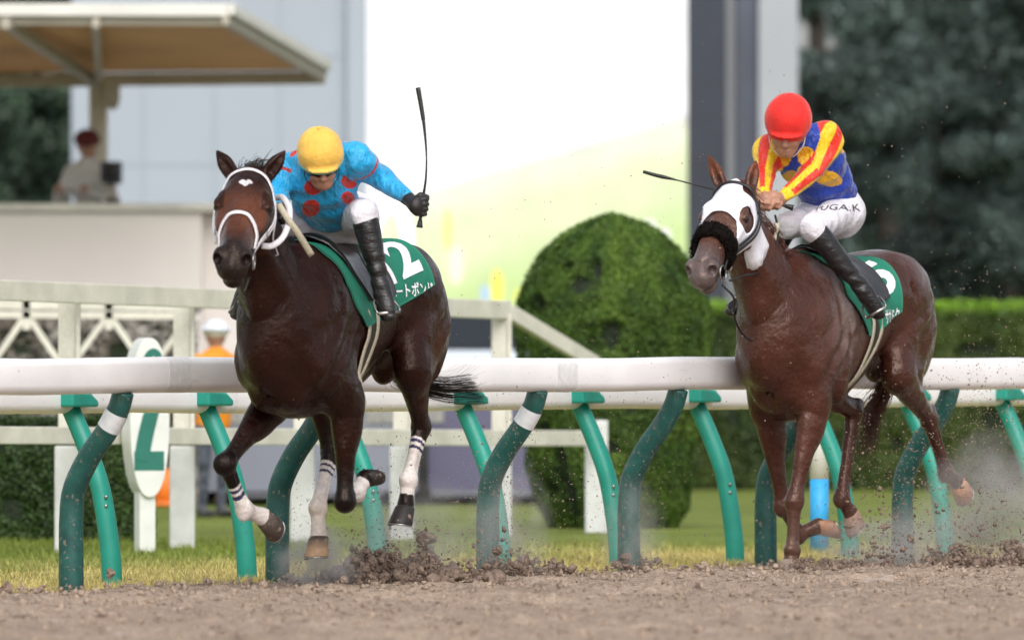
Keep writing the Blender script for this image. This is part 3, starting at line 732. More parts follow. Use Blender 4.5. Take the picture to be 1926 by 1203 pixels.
    shown('pictured_flag', 935, 540, 12, 34, (1.0, .98, .15)); shown('pictured_flag', 912, 552, 8, 18, (.45, .62, .90)); shown('pictured_flag', 975, 560, 7, 18, (.92, .95, .10))
    mm = bpy.data.materials.new('pictured_arch'); mm.use_nodes = True; bb = mm.node_tree.nodes['Principled BSDF']; bb.inputs['Emission Color'].default_value = (1, 1, 1, 1); bb.inputs['Emission Strength'].default_value = SCREEN * 1.05
    m = MB(); pts = [A(px, py) - o0 + (0, .03, 0) for px, py in ((698, 470), (706, 420), (725, 390), (745, 385), (760, 410), (768, 470), (772, 560))]
    m.tube(spline(pts, 5), .055, 8); m.build('pictured_arch', mm, scr, True)
    for cx_, cy_ in ((1222, 428), (1248, 444)): shown('pictured_lamp', cx_, cy_, 13, 15, (1.0, 1.0, 1.0))
    panel('plinth', 690.3, 1292.7, 606, 871, M['grey_panel'], .3, 1.0)
    panel('dark_column', 1293, 1365, top, 871, M['dark_panel'], -.25, .8)
    panel('slot_strip', 1365.3, 1384, top, 871, M['light_panel'], -.02, .8)
    panel('slim_dark_column', 1384.3, 1425, top, 871, M['mid_panel'], -.20, .8)
    panel('light_column', 1425.3, 1500, top, 871, M['light_panel'], -.30, .8)
SCREEN = .89
board()

# ------------------------------------------------------------------ camera stand with canopy and cameraman
def wall_obj():
    y = 86.0; A = lambda px, py: np.array(at(px, py, y)); o0 = A(180, HORIZ); o0[2] = 0
    root = empty('camera_platform', o0, 0, 'long beige camera platform wall under the canopy', 'platform')
    a = A(-400, 700) - o0; b = A(380, 398) - o0; m = MB(); m.box((a[0], 0, 0.0), (b[0], 3, b[2])); m.build('front_wall', M['beige_wall'], root, bevel=.01)
    a2 = A(380.6, 700) - o0; b2 = A(600, 398) - o0; m = MB(); m.box((a2[0], .25, 0.0), (b2[0], 2.8, b2[2])); m.build('side_wall', M['beige_wall'], root)
    m = MB(); m.box((a[0] - .03, -.08, b[2] + .002), (b2[0] + .03, 3.05, b[2] + .068)); m.build('coping', M['cream_wood'], root, bevel=.01)
wall_obj()
def canopy():
    yf, yb = 83.0, 88.0; o0 = np.array(at(185, HORIZ, 86.0)); o0[2] = 0
    F0, F1 = np.array(at(-420, 32, yf)) - o0, np.array(at(428, 34, yf)) - o0
    B1, B0 = np.array(at(612, 140, yb)) - o0, np.array(at(-420, 150, yb)) - o0
    root = empty('canopy', o0, 0, 'white sloping canopy with tan underside on one cream column', 'canopy')
    up = np.array((0, 0, .05))
    m = MB(); v = [F0, F1, B1, B0, F0 + up, F1 + up, B1 + up, B0 + up]
    m.add([p + (0, 0, .06) for p in v], [(4, 5, 6, 7), (0, 1, 5, 4), (1, 2, 6, 5), (2, 3, 7, 6), (3, 0, 4, 7)]); m.add([p + (0, 0, .058) for p in v[:4]], [(0, 3, 2, 1)])
    m.build('roof_sheet', M['canopy_white'], root)
    m = MB(); m.add([p + (0, .0, .035) for p in (F0, F1, B1, B0)], [(0, 1, 2, 3)]); m.add([p + (0, .0, .050) for p in (F0, F1, B1, B0)], [(3, 2, 1, 0)]); m.build('tan_lining', M['canopy_tan'], root)
    def beam(name, a, b, w, h, mt='canopy_frame', dz=0): m = MB(); m.bar(a + (0, 0, dz), b + (0, 0, dz), w, h); return m.build(name, M[mt], root, bevel=.01)
    beam('front_beam', F0 + (0, .10, -.0), F1 + (0, .10, 0), .06, .12); beam('fascia', F0 + (0, .02, .06), F1 + (0, .02, .06), .05, .10, 'canopy_white')
    beam('back_beam', B0 - (0, .05, 0), B1 - (0, .05, 0), .08, .11, dz=-.03); beam('side_beam', F1 + (-.02, 0, 0), B1 + (-.02, 0, 0), .06, .12); beam('side_fascia', F1 + (.03, 0, .07), B1 + (.03, 0, .07), .05, .09, 'canopy_white')
    c = np.array(at(186, 158, 87.6)) - o0
    t = (c[0] - F0[0]) / (F1[0] - F0[0])
    beam('rib', np.array(at(180, 44, yf)) - o0, c, .06, .08); beam('rib', np.array(at(10, 44, yf)) - o0, c, .08, .09)
    m = MB(); zt = c[2]; x = c[0]; m.tube([(x, c[1] - .1, 0), (x, c[1] - .1, zt)], .078, 16); m.build('column', M['cream_wood'], root, True)
    m = MB(); p = np.array(at(212, 178, 87.3)) - o0; m.box(p - (.06, .06, .07), p + (.06, .06, .07)); m.sphere(p + (0, -.02, -.08), .05, 8); m.build('floodlight', M['canopy_frame'], root, bevel=.01)
canopy()

def small_person(root, P, top_mat, hat_mat, hat, lean=0.0, legs=True, leg_mat='black_cloth', res=.014):
    """distant figure: P = world base; facing -y"""
    b = Body(res); L = lean
    b.loft([(0, 0, .88, .15, .10), (0, -.02 - L * .1, 1.10, .145, .105), (0, -.03 - L * .25, 1.32, .19, .12), (0, -.03 - L * .3, 1.42, .12, .08)], (1, 0, 0))
    b.seg((0, -L * .32, 1.42), (0, -L * .36 - .01, 1.54), .055); b.ell((0, -L * .4 - .01, 1.62), (.10, .078, .115)); b.ell((0, -L * .4 - .11, 1.60), (.02, .014, .02), .015)
    for s_ in (-1, 1):
        b.seg((.19 * s_, -L * .28, 1.37), (.25 * s_, -.10 - L * .3, 1.12), .055, .045); b.seg((.25 * s_, -.10 - L * .3, 1.12), (.14 * s_, -.34 - L * .3, 1.20), .042, .034); b.ell((.13 * s_, -.38 - L * .3, 1.21), (.03, .045, .04))
        b.seg((.09 * s_, 0, .90), (.10 * s_, -.02, .48), .085, .06); b.seg((.10 * s_, -.02, .48), (.10 * s_, .02, .08), .055, .04); b.seg((.10 * s_, .04, .04), (.11 * s_, -.15, .035), .045, .035)
    b.solve(); v, f = b.mesh()
    c = np.tile((.40, .22, .16), (len(v), 1)); c[v[:, 2] < .9] = (.06, .07, .10); c[v[:, 2] < .08] = (.02, .02, .02)
    mesh_obj('person_body', v, f, M['silk'], root, True, c)
    s = Body(res)
    s.loft([(0, 0, .84, .175, .125), (0, -.02 - L * .1, 1.10, .17, .13), (0, -.03 - L * .25, 1.32, .21, .14), (0, -.03 - L * .3, 1.43, .10, .09)], (1, 0, 0))
    for s_ in (-1, 1): s.seg((.19 * s_, -L * .28, 1.37), (.25 * s_, -.10 - L * .3, 1.12), .075, .065); s.seg((.25 * s_, -.10 - L * .3, 1.12), (.15 * s_, -.32 - L * .3, 1.20), .062, .05)
    s.solve(); v, f = s.mesh(); mesh_obj('jacket', v, f, M[top_mat], root)
    m = MB(); m.sphere((0, -L * .4 - .01, 1.66), (.115, .135, .095), 10)
    if hat == 'helmet': m.lathe([(.16, 0), (.15, .012), (.10, .02)], (0, -L * .4 - .02, 1.655), 24)
    m.build('hat', M[hat_mat], root, True)
wz = 74.0; p = at(400, HORIZ, wz)
r_ = empty('person', (p[0], wz, -.03), R(35), 'worker in white hard hat and orange jacket behind the fence', 'person')
small_person(r_, p, 'orange', 'hardhat', 'helmet', .1); r_.scale = (.80, .80, .80)
pz = 86.8; p = at(184, 398, pz)
r_ = empty('person', (p[0], pz, p[2] - .93), R(-25), 'cameraman in white jacket and maroon cap on the platform', 'person')
small_person(r_, p, 'white_jacket', 'maroon', 'cap', .5); r_.scale = (.92, .92, .92)
def tv_camera():
    y = 86.15; o0 = np.array(at(208, 395, y)); root = empty('tv_camera', o0, 0, 'dark boxy television camera beside the cameraman on the platform', 'camera'); A = lambda px, py: np.array(at(px, py, y)) - o0
    a = A(190, 345); b = A(228, 304); m = MB(); m.box((a[0], -.1, a[2]), (b[0], .25, b[2])); m.build('camera_body', M['dark_panel'], root, bevel=.01)
    m = MB(); m.lathe([(.05, 0), (.06, .14), (.05, .15)], tuple(A(209, 324) + (0, -.25, 0)), 20, Matrix.Rotation(R(-90), 4, 'X')); m.build('lens', M['strap_black'], root, True)
    for dx in (-.09, 0, .09): m = MB(); m.tube([A(209, 345), A(209, 398) + (dx, dx, 0)], .018, 8); m.build('tripod_leg', M['canopy_frame'], root, True)
    m = MB(); c = A(205, 382); m.sphere(c, (.07, .05, .05), 8); m.build('cable_pouch', M['dark_panel'], root, True)
tv_camera()

# ------------------------------------------------------------------ distance sign, marker pole, vehicles, cones
def dist_sign():
    y = 60.6; o0 = np.array(at(277, HORIZ, y)); o0[2] = -.03; root = empty('distance_sign', o0, R(24), 'white oval distance sign with a green 2 behind the rails', 'sign')
    s = y / F_PX; cz = CAM_H + (HORIZ - 785) * s + .03; rx, rz = 40 * s, 150 * s
    pr = [(math.copysign(abs(math.cos(a)) ** .85, math.cos(a)) * rx, cz + math.copysign(abs(math.sin(a)) ** .9, math.sin(a)) * rz) for a in np.linspace(0, 2 * math.pi, 48, endpoint=False)]
    m = MB(); k = 48; m.add([(x, -.045, z) for x, z in pr] + [(x, .10, z) for x, z in pr], [tuple(range(k)), tuple(range(2 * k - 1, k - 1, -1))] + [(j, k + j, k + (j + 1) % k, (j + 1) % k) for j in range(k)])
    m.build('oval_board', M['sign_white'], root, bevel=.006)
    m = MB(); z = lambda py: CAM_H + (HORIZ - py) * s + .03
    out = [(280, 652), (292, 656), (301, 670), (303, 690), (299, 715), (290, 745), (283, 775), (280, 803), (281, 848), (283, 862)]
    # the figure 2: one thick band, then its foot
    C = spline([((px - 283) * s * 1.12, -.0505, z(py)) for px, py in ((276, 700), (278, 672), (288, 662), (298, 672), (299, 708), (292, 750), (281, 790), (272, 830), (267, 866))], 6)
    w = .047; v = []; f = []
    for i, p in enumerate(C):
        t = C[min(i + 1, len(C) - 1)] - C[max(i - 1, 0)]; nn = np.array((-t[2], 0, t[0])); nn /= np.linalg.norm(nn); w = .022 + .025 * min(1, max(0, (z(690) - p[2]) / .3)); v += [p + nn * w, p - nn * w]
    f = [(2 * i, 2 * i + 1, 2 * i + 3, 2 * i + 2) for i in range(len(C) - 1)]; m.add(v, f)
    x0 = (254 - 283) * s * 1.12; x1 = (308 - 283) * s * 1.12; m.add([(x0, -.0475, z(884)), (x1, -.0475, z(884)), (x1, -.0475, z(848)), (x0, -.0475, z(848))], [(0, 1, 2, 3)])
    m.build('figure_two', M['sign_green'], root)
    m = MB(); m.box((-.055, -.02, 0), (.045, .07, cz - rz + .04)); m.build('sign_post', M['sign_white'], root, bevel=.006)
dist_sign()
def marker():
    y = 60.5; o0 = np.array(at(1541, HORIZ, y)); o0[2] = -.03; root = empty('marker_pole', o0, 0, 'pointed marker pole, white above and light blue below, behind the chestnut horse', 'pole')
    z = lambda py: CAM_H + (HORIZ - py) * y / F_PX + .03
    m = MB(); m.lathe([(.055, z(900)), (.055, z(805)), (.04, z(790)), (.004, z(772))], n=24); m.build('white_tip', M['sign_white'], root, True)
    m = MB(); m.lathe([(.0545, 0), (.0545, z(900) - .001)], n=24); m.build('blue_shaft', M['blue_paint'], root, True)
marker()

def vehicle(name, label, px0, px1, y, mt, H=1.45, van=False, rz=0):
    x_ = at((px0 + px1) / 2, HORIZ, y)[0]; L = 4.2; root = empty(name, (x_, y + 2.1, -.02), R(90), label, 'van' if van else 'car', 'vehicles parked on the service road')
    W = .85; h = L / 2
    if van: pr = [(-h, .20), (-h, 1.0), (-h + .25, 1.15), (-h + .75, H), (h - .06, H), (h, H - .1), (h, .20)]
    else: pr = [(-h, .10), (-h, .78), (-h + .9, .92), (-h + 1.45, H - .04), (-h + 1.9, H), (h - 1.2, H), (h - .55, 1.0), (h, .95), (h, .10)]
    k = len(pr); m = MB(); m.add([(x, -W, z) for x, z in pr] + [(x, W, z) for x, z in pr], [tuple(range(k)), tuple(range(2 * k - 1, k - 1, -1))] + [(j, k + j, k + (j + 1) % k, (j + 1) % k) for j in range(k)])
    m.build('body', M[mt], root)
    zl, zh = (1.08, 1.24) if van else (.95, H - .10)
    for x0, x1 in (((-h + .45, -h + 1.2), (-h + 1.28, -h + 2.0)) if van else ((-h + 1.3, -h + 2.1), (-h + 2.16, h - 1.15))):
        x1 = min(x1, h - .5); m = MB(); m.add([(x0 + .12, -W - .004, zh), (x1, -W - .004, zh), (x1 + (.0 if van else .2), -W - .004, zl), (x0 - .1, -W - .004, zl)], [(0, 1, 2, 3)][::1]); m.build('window', M['car_glass'], root)
    s0, s1 = (((-h + .25, 1.15), (-h + .75, H)) if van else ((-h + .9, .92), (-h + 1.45, H - .04))); e_ = np.array((-(s1[1] - s0[1]), 0, s1[0] - s0[0])); e_ = e_ / np.linalg.norm(e_) * .006
    m = MB(); q_ = [np.array((s0[0] + (s1[0] - s0[0]) * t_, yy_, s0[1] + (s1[1] - s0[1]) * t_)) + e_ for t_, yy_ in ((.08, -W + .1), (.08, W - .1), (.92, W - .16), (.92, -W + .16))]; m.add(q_, [(0, 1, 2, 3)]); m.build('windscreen', M['car_glass'], root)
    for x in (-h + .75, h - .75):
        for sy in (-W + .02, W - .02):
            m = MB(); m.lathe([(.14, -.10), (.24, -.10), (.26, -.05), (.26, .05), (.24, .10), (.14, .10)], (x, sy, .26), 24, Matrix.Rotation(R(90), 4, 'X')); w = m.build('wheel', M['tyre'], root, True)
            m = MB(); m.lathe([(.138, -.105), (.138, .105)], (x, sy, .26), 20, Matrix.Rotation(R(90), 4, 'X')); m.build('rim', M['dark_panel'], w)
    for sy in (-.6, .6):
        m = MB(); m.box((-h - .015, sy - .15, .62), (-h + .03, sy + .15, .74)); m.build('headlight', M['metal'], root); m = MB(); m.box((h - .03, sy - .12, .68), (h + .012, sy + .12, .84)); m.build('tail_light', M['tail_red'], root)
vehicle('parked_car', 'blue grey car parked behind the forelegs of the leading horse', 375, 775, 79.6, 'car_silver', 1.12)
vehicle('parked_van', 'pale blue van standing behind the tail of the leading horse', 722, 1077, 92, 'car_white', 1.55, True)
vehicle('parked_car', 'dark navy car low behind the raised hind leg of the leading horse', 745, 1145, 80.2, 'car_navy', 1.02)
def cone(px, y, label, h=.5, mt='cone'):
    p = at(px, HORIZ, y); root = empty('traffic_cone', (p[0], y, -.02), 0, label, 'cone')
    m = MB(); m.box((-.16, -.16, 0), (.16, .16, .035)); m.build('base', M['cone'], root, bevel=.01)
    m = MB(); m.lathe([(.13, .036), (.045, h), (.03, h + .01)], n=20); c = m.build('cone_body', M['cone'], root, True)
    c
cone(309, 79, 'small orange cone just right of the distance sign post', .27)
def barrel(px, y, z1, label):
    p = at(px, HORIZ, y); root = empty('bollard', (p[0], y, -.02), 0, label, 'bollard')
    m = MB(); m.lathe([(.085, 0), (.085, .03), (.065, .05), (.06, z1), (.04, z1 + .02)], n=24); m.build('bollard_body', M['cone'], root, True)
barrel(476, 95, .27, 'slim orange bollard behind the teal post near the leading horse'); barrel(424, 81, .08, 'low orange bollard stub left of the taller orange bollard')

# ------------------------------------------------------------------ horses
def seg_dist(P, a, b):
    d = b - a; t = np.clip(((P - a) @ d) / (d @ d), 0, 1); return np.linalg.norm(P - a - t[:, None] * d, axis=1), t
def ribbon(m, C, Nn, w, th=.004):
    """flat strap through points C lying on a surface with normals Nn"""
    C = np.asarray(C, float); Nn = np.asarray(Nn, float); T = np.gradient(C, axis=0); T /= np.linalg.norm(T, axis=1)[:, None] + 1e-9
    B = np.cross(Nn, T); B /= np.linalg.norm(B, axis=1)[:, None] + 1e-9; N2 = np.cross(T, B)
    w = np.broadcast_to(w, (len(C),)); v = []
    for i in range(len(C)):
        for sb, sn_ in ((-1, 0), (-.8, 1), (.8, 1), (1, 0), (.8, -.6), (-.8, -.6)): v.append(C[i] + B[i] * sb * w[i] / 2 + N2[i] * sn_ * th)
    k = 6; n = len(C)
    f = [(i * k + j, (i + 1) * k + j, (i + 1) * k + (j + 1) % k, i * k + (j + 1) % k) for i in range(n - 1) for j in range(k)] + [tuple(range(k)), tuple((n - 1) * k + j for j in range(k - 1, -1, -1))]
    m.add(v, f)
def text_grid(txt, height, bold=.0, sx=1.0, step=.02):
    """flat lettering as a finely cut mesh, centred at 0"""
    cu = bpy.data.curves.new('lettering', 'FONT'); cu.body = txt; cu.size = 1.0; cu.offset = bold; cu.resolution_u = 4
    o = bpy.data.objects.new('lettering', cu); col.objects.link(o); dg = bpy.context.evaluated_depsgraph_get(); dg.update()
    me = bpy.data.meshes.new_from_object(o.evaluated_get(dg)); bpy.data.objects.remove(o)
    bm = bmesh.new(); bm.from_mesh(me); bpy.data.meshes.remove(me)
    bmesh.ops.remove_doubles(bm, verts=bm.verts, dist=1e-5)
    xs_ = [v.co.x for v in bm.verts]; ys_ = [v.co.y for v in bm.verts]; x0, x1, y0, y1 = min(xs_), max(xs_), min(ys_), max(ys_)
    k = height / (y1 - y0); cx, cy = (x0 + x1) / 2, (y0 + y1) / 2
    for v in bm.verts: v.co = Vector(((v.co.x - cx) * k * sx, (v.co.y - cy) * k, 0))
    hx, hy = (x1 - x0) * k * sx / 2, height / 2
    for ax, h in ((0, hx), (1, hy)):
        for c in np.arange(-h + step, h, step):
            p = [0, 0, 0]; n = [0, 0, 0]; p[ax] = c; n[ax] = 1
            bmesh.ops.bisect_plane(bm, geom=bm.verts[:] + bm.edges[:] + bm.faces[:], plane_co=p, plane_no=n)
    bmesh.ops.triangulate(bm, faces=bm.faces[:]); bm.verts.ensure_lookup_table()
    V = np.array([v.co[:2] for v in bm.verts]); F_ = [tuple(v.index for v in f.verts) for f in bm.faces]; bm.free(); return V, F_, hx

def strands(name, mt, parent, roots, paths_fn, n, rad, seed, k=5):
    r = np.random.default_rng(seed); m = MB()
    for i in range(n):
        P = paths_fn(r, i / n); P = spline(P, k); rr = np.linspace(1, .25, len(P)) * rad * r.uniform(.6, 1.4); m.tube(P, rr, 4, cap=False)
    return m.build(name, mt, parent, True)

def horse(cfg):
    fr = cfg['fr']; root = empty('racehorse', fr.loc(), fr.rz, cfg['label'], 'horse', 'galloping racehorses')
    b = Body(.0062); P0 = np.array(cfg['poll']); D = nrm(cfg['D']); S = nrm(cfg.get('S', (0, 1, 0)) - D * np.dot(D, cfg.get('S', (0, 1, 0)))); N = np.cross(D, S)
    q = cfg.get('hs', 1.08)
    hp = lambda a, s, n: P0 + (D * a + S * s + N * n) * q
    wk = cfg.get('wk', 1.0)
    b.loft([(x_, y_, z_, w_ * wk, d_) for x_, y_, z_, w_, d_ in [(-.80, 0, 1.40, .15, .17), (-.66, 0, 1.41, .22, .23), (-.50, 0, 1.415, .262, .255), (-.28, 0, 1.37, .258, .245), (-.05, 0, 1.305, .278, .285), (.18, 0, 1.25, .278, .345), (.38, 0, 1.225, .255, .375), (.55, 0, 1.20, .22, .335), (.66, 0, 1.15, .18, .25)]], k=.06)
    b.seg((.46, 0, 1.50), (.12, 0, 1.50), (.07, .115), (.07, .09), k=.10)                       # withers
    # neck
    nb = np.array((.58, 0, 1.25)); nt_ = hp(.07, 0, -.10); mid = nb + (nt_ - nb) * .5 + np.array((0, 0, .02))
    b.loft([(.47, 0, 1.30, .19 * wk, .31), (*(nb + (mid - nb) * .45), .138 * wk, .250), (*mid, .104, .195), (*(mid + (nt_ - mid) * .6), .088, .150), (*nt_, .085, .125)], k=.16)
    b.seg((.66, 0, 1.06), nb + (nt_ - nb) * .42 + np.array((.02, 0, -.02)), (.13, .09), (.075, .08), k=.14)
    for s in (-1, 1):
        b.ell((.50, .155 * s * wk, 1.26), (.31, .085, .13), .08, ax=(.42, 0, -.90))                     # shoulder blade
        b.ell((.40, .185 * s * wk, 1.06), (.17, .085, .12), .06, ax=(.7, 0, .7))                     # triceps
        b.ell((.645, .165 * s * wk, 1.08), (.085, .065, .11), .05)                                    # point of shoulder
        b.ell((.36, .195 * s * wk, .925), (.07, .055, .07), .04)
        b.ell((.665, .075 * s, .99), (.09, .078, .14), .035)                                     # breast
        b.ell((-.46, .130 * s * wk, 1.44), (.30, .140, .20), .07, ax=(1, 0, -.12))                    # rump muscle
        b.ell((-.74, .115 * s, 1.24), (.12, .105, .27), .06)                                     # buttock
        b.seg((.66, .07 * s, 1.25), hp(.17, .06 * s, -.20), .05, .03, k=.05)                     # neck muscle
    b.ell((.48, 0, .93 - cfg.get('bk', 0)), (.24, .13, .12), .08)
    for s in (-1, 1):                                                                              # furrows between the muscle groups
        for p0, p1, r_ in (((.27, .285, 1.22), (.50, .245, .99), .016), ((.22, .288, 1.16), (.25, .235, .93), .016), ((-.22, .272, 1.27), (-.30, .262, 1.08), .018), ((-.70, .236, 1.44), (-.60, .238, 1.06), .016),
                           ((.60, .215, 1.20), (.52, .165, 1.46), .014), ((.12, .285, 1.30), (.36, .24, 1.46), .012), ((-.40, .268, 1.48), (-.52, .272, 1.16), .012)):
            b.seg((p0[0], p0[1] * s * wk, p0[2]), (p1[0], p1[1] * s * wk, p1[2]), r_, r_ * .7, k=.035, sub=True)
    b.seg((.765, 0, 1.10), (.74, 0, .84), .012, .012, k=.03, sub=True)
    b.seg((.62, .17, 1.22), (.56, .125, 1.50), .006, .006, k=.05, sub=True); b.seg((.62, -.17, 1.22), (.56, -.125, 1.50), .006, .006, k=.05, sub=True)
    # head
    st = [(-.02, -.03, .080, .078), (.06, -.035, .100, .102), (.15, -.050, .113, .118), (.23, -.052, .108, .120), (.31, -.036, .088, .100), (.40, -.018, .072, .084), (.48, -.016, .066, .076), (.55, -.020, .068, .072), (.60, -.024, .058, .058)]
    b.loft([(*hp(a, 0, n), w * q, d * q) for a, n, w, d in st], S=S, k=.05)
    H = lambda c, r, k=.02, ax=None, sub=False: b.ell(hp(*c), (r[0] * q, r[1] * q, r[2] * q), k, S=S, ax=D if ax is None else ax, sub=sub)
    for s in (-1, 1):
        H((.175, .082 * s, .022), (.055, .032, .030), .03)                 # brow
        H((.27, .086 * s, -.005), (.085, .020, .022), .03)                 # cheek ridge
        H((.15, .070 * s, -.105), (.105, .040, .085), .03)                 # jaw
        H((.205, .128 * s, .004), (.024, .020, .018), .012, sub=True)      # eye socket
        H((.200, .106 * s, .024), (.036, .018, .011), .008); H((.208, .104 * s, -.022), (.034, .016, .010), .01)     # lids
        H((.578, .052 * s, .012), (.046, .030, .042), .02)                 # nostril rim
        H((.614, .062 * s, .018), (.032, .021, .026), .008, sub=True)      # nostril
        b.seg(hp(.52, .074 * s, -.055), hp(.645, .02 * s, -.068), .006, .006, k=.012, sub=True)
    H((.618, 0, -.028), (.036, .058, .040), .025); H((.570, 0, -.096), (.060, .046, .032), .02); H((.43, 0, .055), (.14, .034, .014), .04)
    for s, tip in ((1, cfg['earL']), (-1, cfg['earR'])):
        base = hp(-.01, .066 * s, .012); tip = np.array(tip); d = tip - base; U = nrm(d); Sx = nrm(np.cross(U, cfg['earface'][0 if s > 0 else 1]))
        b.loft([(*(base + d * t), w, h) for t, w, h in ((-.10, .032, .030), (.22, .037, .026), (.55, .037, .019), (.82, .021, .011), (1.0, .005, .005))], S=Sx, k=.03)
        Fz = nrm(cfg['earface'][0 if s > 0 else 1]); b.seg(base + d * .2 + Fz * .024, base + d * .80 + Fz * .014, (.020, .016), (.009, .006), S=Sx, k=.010, sub=True)
    # legs
    hooves = []
    for L in cfg['legs']:
        s = L['s']; J = [np.array(p, float) for p in L['j']]
        if L['kind'] == 'fore':
            E, K, Fk, Tt = J
            b.seg((.56, .16 * s, 1.08), E, (.085, .13), (.075, .105), k=.07)
            d = K - E; pv = nrm(np.cross(d, (0, 1, 0)))
            b.loft([(*E, .068, .096), (*(E + d * .25), .063, .083), (*(E + d * .55), .047, .058), (*(E + d * .82), .038, .043), (*K, .049, .052)], k=.06)
            b.ell(E + d * .22 + pv * -.03, (.13, .062, .062), .05, ax=d)
            if np.dot(nrm(d), nrm(Fk - K)) < .8: b.ell(K + nrm(d - (Fk - K)) * .016, (.045, .045, .045), .03)
            c = Fk - K; b.loft([(*K, .045, .048), (*(K + c * .22), .034, .040), (*(K + c * .6), .029, .036), (*(K + c * .85), .033, .040), (*Fk, .041, .046)], k=.02)
        else:
            Hp = np.array((-.52, .13 * s, 1.34)); St, K, Fk, Tt = J
            d = St - Hp; b.seg(Hp, St, (.135, .215), (.074, .098), k=.07); b.seg((-.70, .12 * s, 1.20), St + (K - St) * .40 , (.085, .11), (.056, .070), k=.08)
            d = K - St; b.loft([(*St, .072, .094), (*(St + d * .3), .064, .084), (*(St + d * .65), .046, .058), (*(St + d * .9), .040, .050), (*K, .044, .055)], k=.06)
            c = Fk - K; bk = nrm(nrm(d) - nrm(c)); b.ell(K + bk * .040 - nrm(c) * .025, (.030, .026, .045), .03, ax=c)
            b.seg(K + bk * .045 - nrm(c) * .03, St + d * .45 + bk * .03, .018, .022, k=.03)
            b.loft([(*K, .044, .055), (*(K + c * .2), .036, .046), (*(K + c * .6), .030, .038), (*(K + c * .87), .034, .042), (*Fk, .043, .048)], k=.02)
            b.seg(Hp + (-.12, 0, -.1), (-.78, .1 * s, 1.3), .10, .08, k=.08)
        t = Tt - Fk; Cn = Fk + t * .62
        b.loft([(*Fk, .041, .046), (*(Fk + t * .28), .033, .036), (*Cn, .041, .045)], k=.015)
        b.ell(Fk - nrm(np.cross(t, (0, 1, 0))) * (-.028), (.022, .022, .03), .02, ax=t)
        hooves.append((Cn, Tt, L))
    for L in cfg['legs']:                                                                          # tendon grooves
        K, Fk = np.array(L['j'][1], float), np.array(L['j'][2], float); c = Fk - K; bk = nrm(np.cross(c, (0, 1, 0)))
        if L['kind'] == 'hind' or True:
            for s in (-1, 1): b.seg(K + c * .22 + np.array((0, .036 * s, 0)) + bk * .004, K + c * .80 + np.array((0, .034 * s, 0)) + bk * .004, .0065, .0065, k=.012, sub=True)
    # shallow grooves and fibres of working muscle
    VEIN = [spline(np.array(v_, float), 5) for v_ in (
        [(.66, .13, .98), (.56, .20, 1.02), (.44, .23, .98), (.28, .27, .98), (.05, .28, 1.02), (-.15, .24, 1.08)], [(.70, -.10, 1.0), (.66, -.17, 1.10), (.58, -.20, 1.24)],
        [(.66, .10, 1.12), (.70, .09, 1.32), (.80, .08, 1.5), (.90, .07, 1.68)], [(.70, .06, 1.0), (.66, .15, 1.14), (.60, .19, 1.26), (.5, .21, 1.33)],
        [(-.45, .26, 1.18), (-.38, .26, 1.05), (-.32, .26, .96)])]
    for s in (-1, 1):
        VEIN.append(spline(np.array([hp(.24, .09 * s, -.02), hp(.30, .085 * s, .0), hp(.37, .075 * s, -.01), hp(.43, .07 * s, .01)]), 5)); VEIN.append(spline(np.array([hp(.27, .095 * s, -.05), hp(.34, .088 * s, -.04), hp(.42, .078 * s, -.05)]), 5))
    def musc(x, y, z):
        sg = np.where(y > 0, 1, -1)
        a = .0085 * np.sin((x * .8 + z * .55) * 46 + 5 * vnoise(x * 4, y * 4, z * 4, 3)) * np.exp(-((x - .50) / .20) ** 2 - ((z - 1.13) / .22) ** 2)
        c_ = 0.0075 * np.sin((x * .4 + z * .9) * 40 + 6 * vnoise(x * 4, y * 4, z * 4, 5)) * np.exp(-((x + .62) / .20) ** 2 - ((z - 1.2) / .30) ** 2)
        r_ = .0010 * np.sin(x * 85 + z * 14) * np.exp(-((x + .05) / .22) ** 2 - ((z - 1.16) / .20) ** 2)
        w = np.clip((z - .75) / .2, 0, 1)
        P = np.stack([x, y, z], 1); ve = 0 * x
        for v_ in VEIN:
            for a0, a1 in zip(v_[:-1:2], v_[2::2]):
                m_ = np.abs(P - (a0 + a1) / 2).max(1) < .10
                if m_.any(): ve[m_] = np.maximum(ve[m_], .0030 * np.exp(-(seg_dist(P[m_][:, (0, 2)], a0[[0, 2]], a1[[0, 2]])[0] / .0085) ** 2) * (np.abs(P[m_][:, 1] - a0[1]) < .08))
        return ve + (a + c_ + r_) * w + .006 * w * (vnoise(x * 9, y * 9, z * 9, 7) - .5) * (x < .95)
    b.solve().disp(musc); V, F_ = b.mesh(); C = cfg['paint'](V, cfg, hp, D, S, N)
    mesh_obj('horse_body', V, F_, cfg['coat'], root, True, C)
    # eyes
    for s in (-1, 1):
        m = MB(); m.sphere(hp(.205, .100 * s, .002), (.0245 * q,) * 3, 12); m.build('eye', M['eye'], root, True)
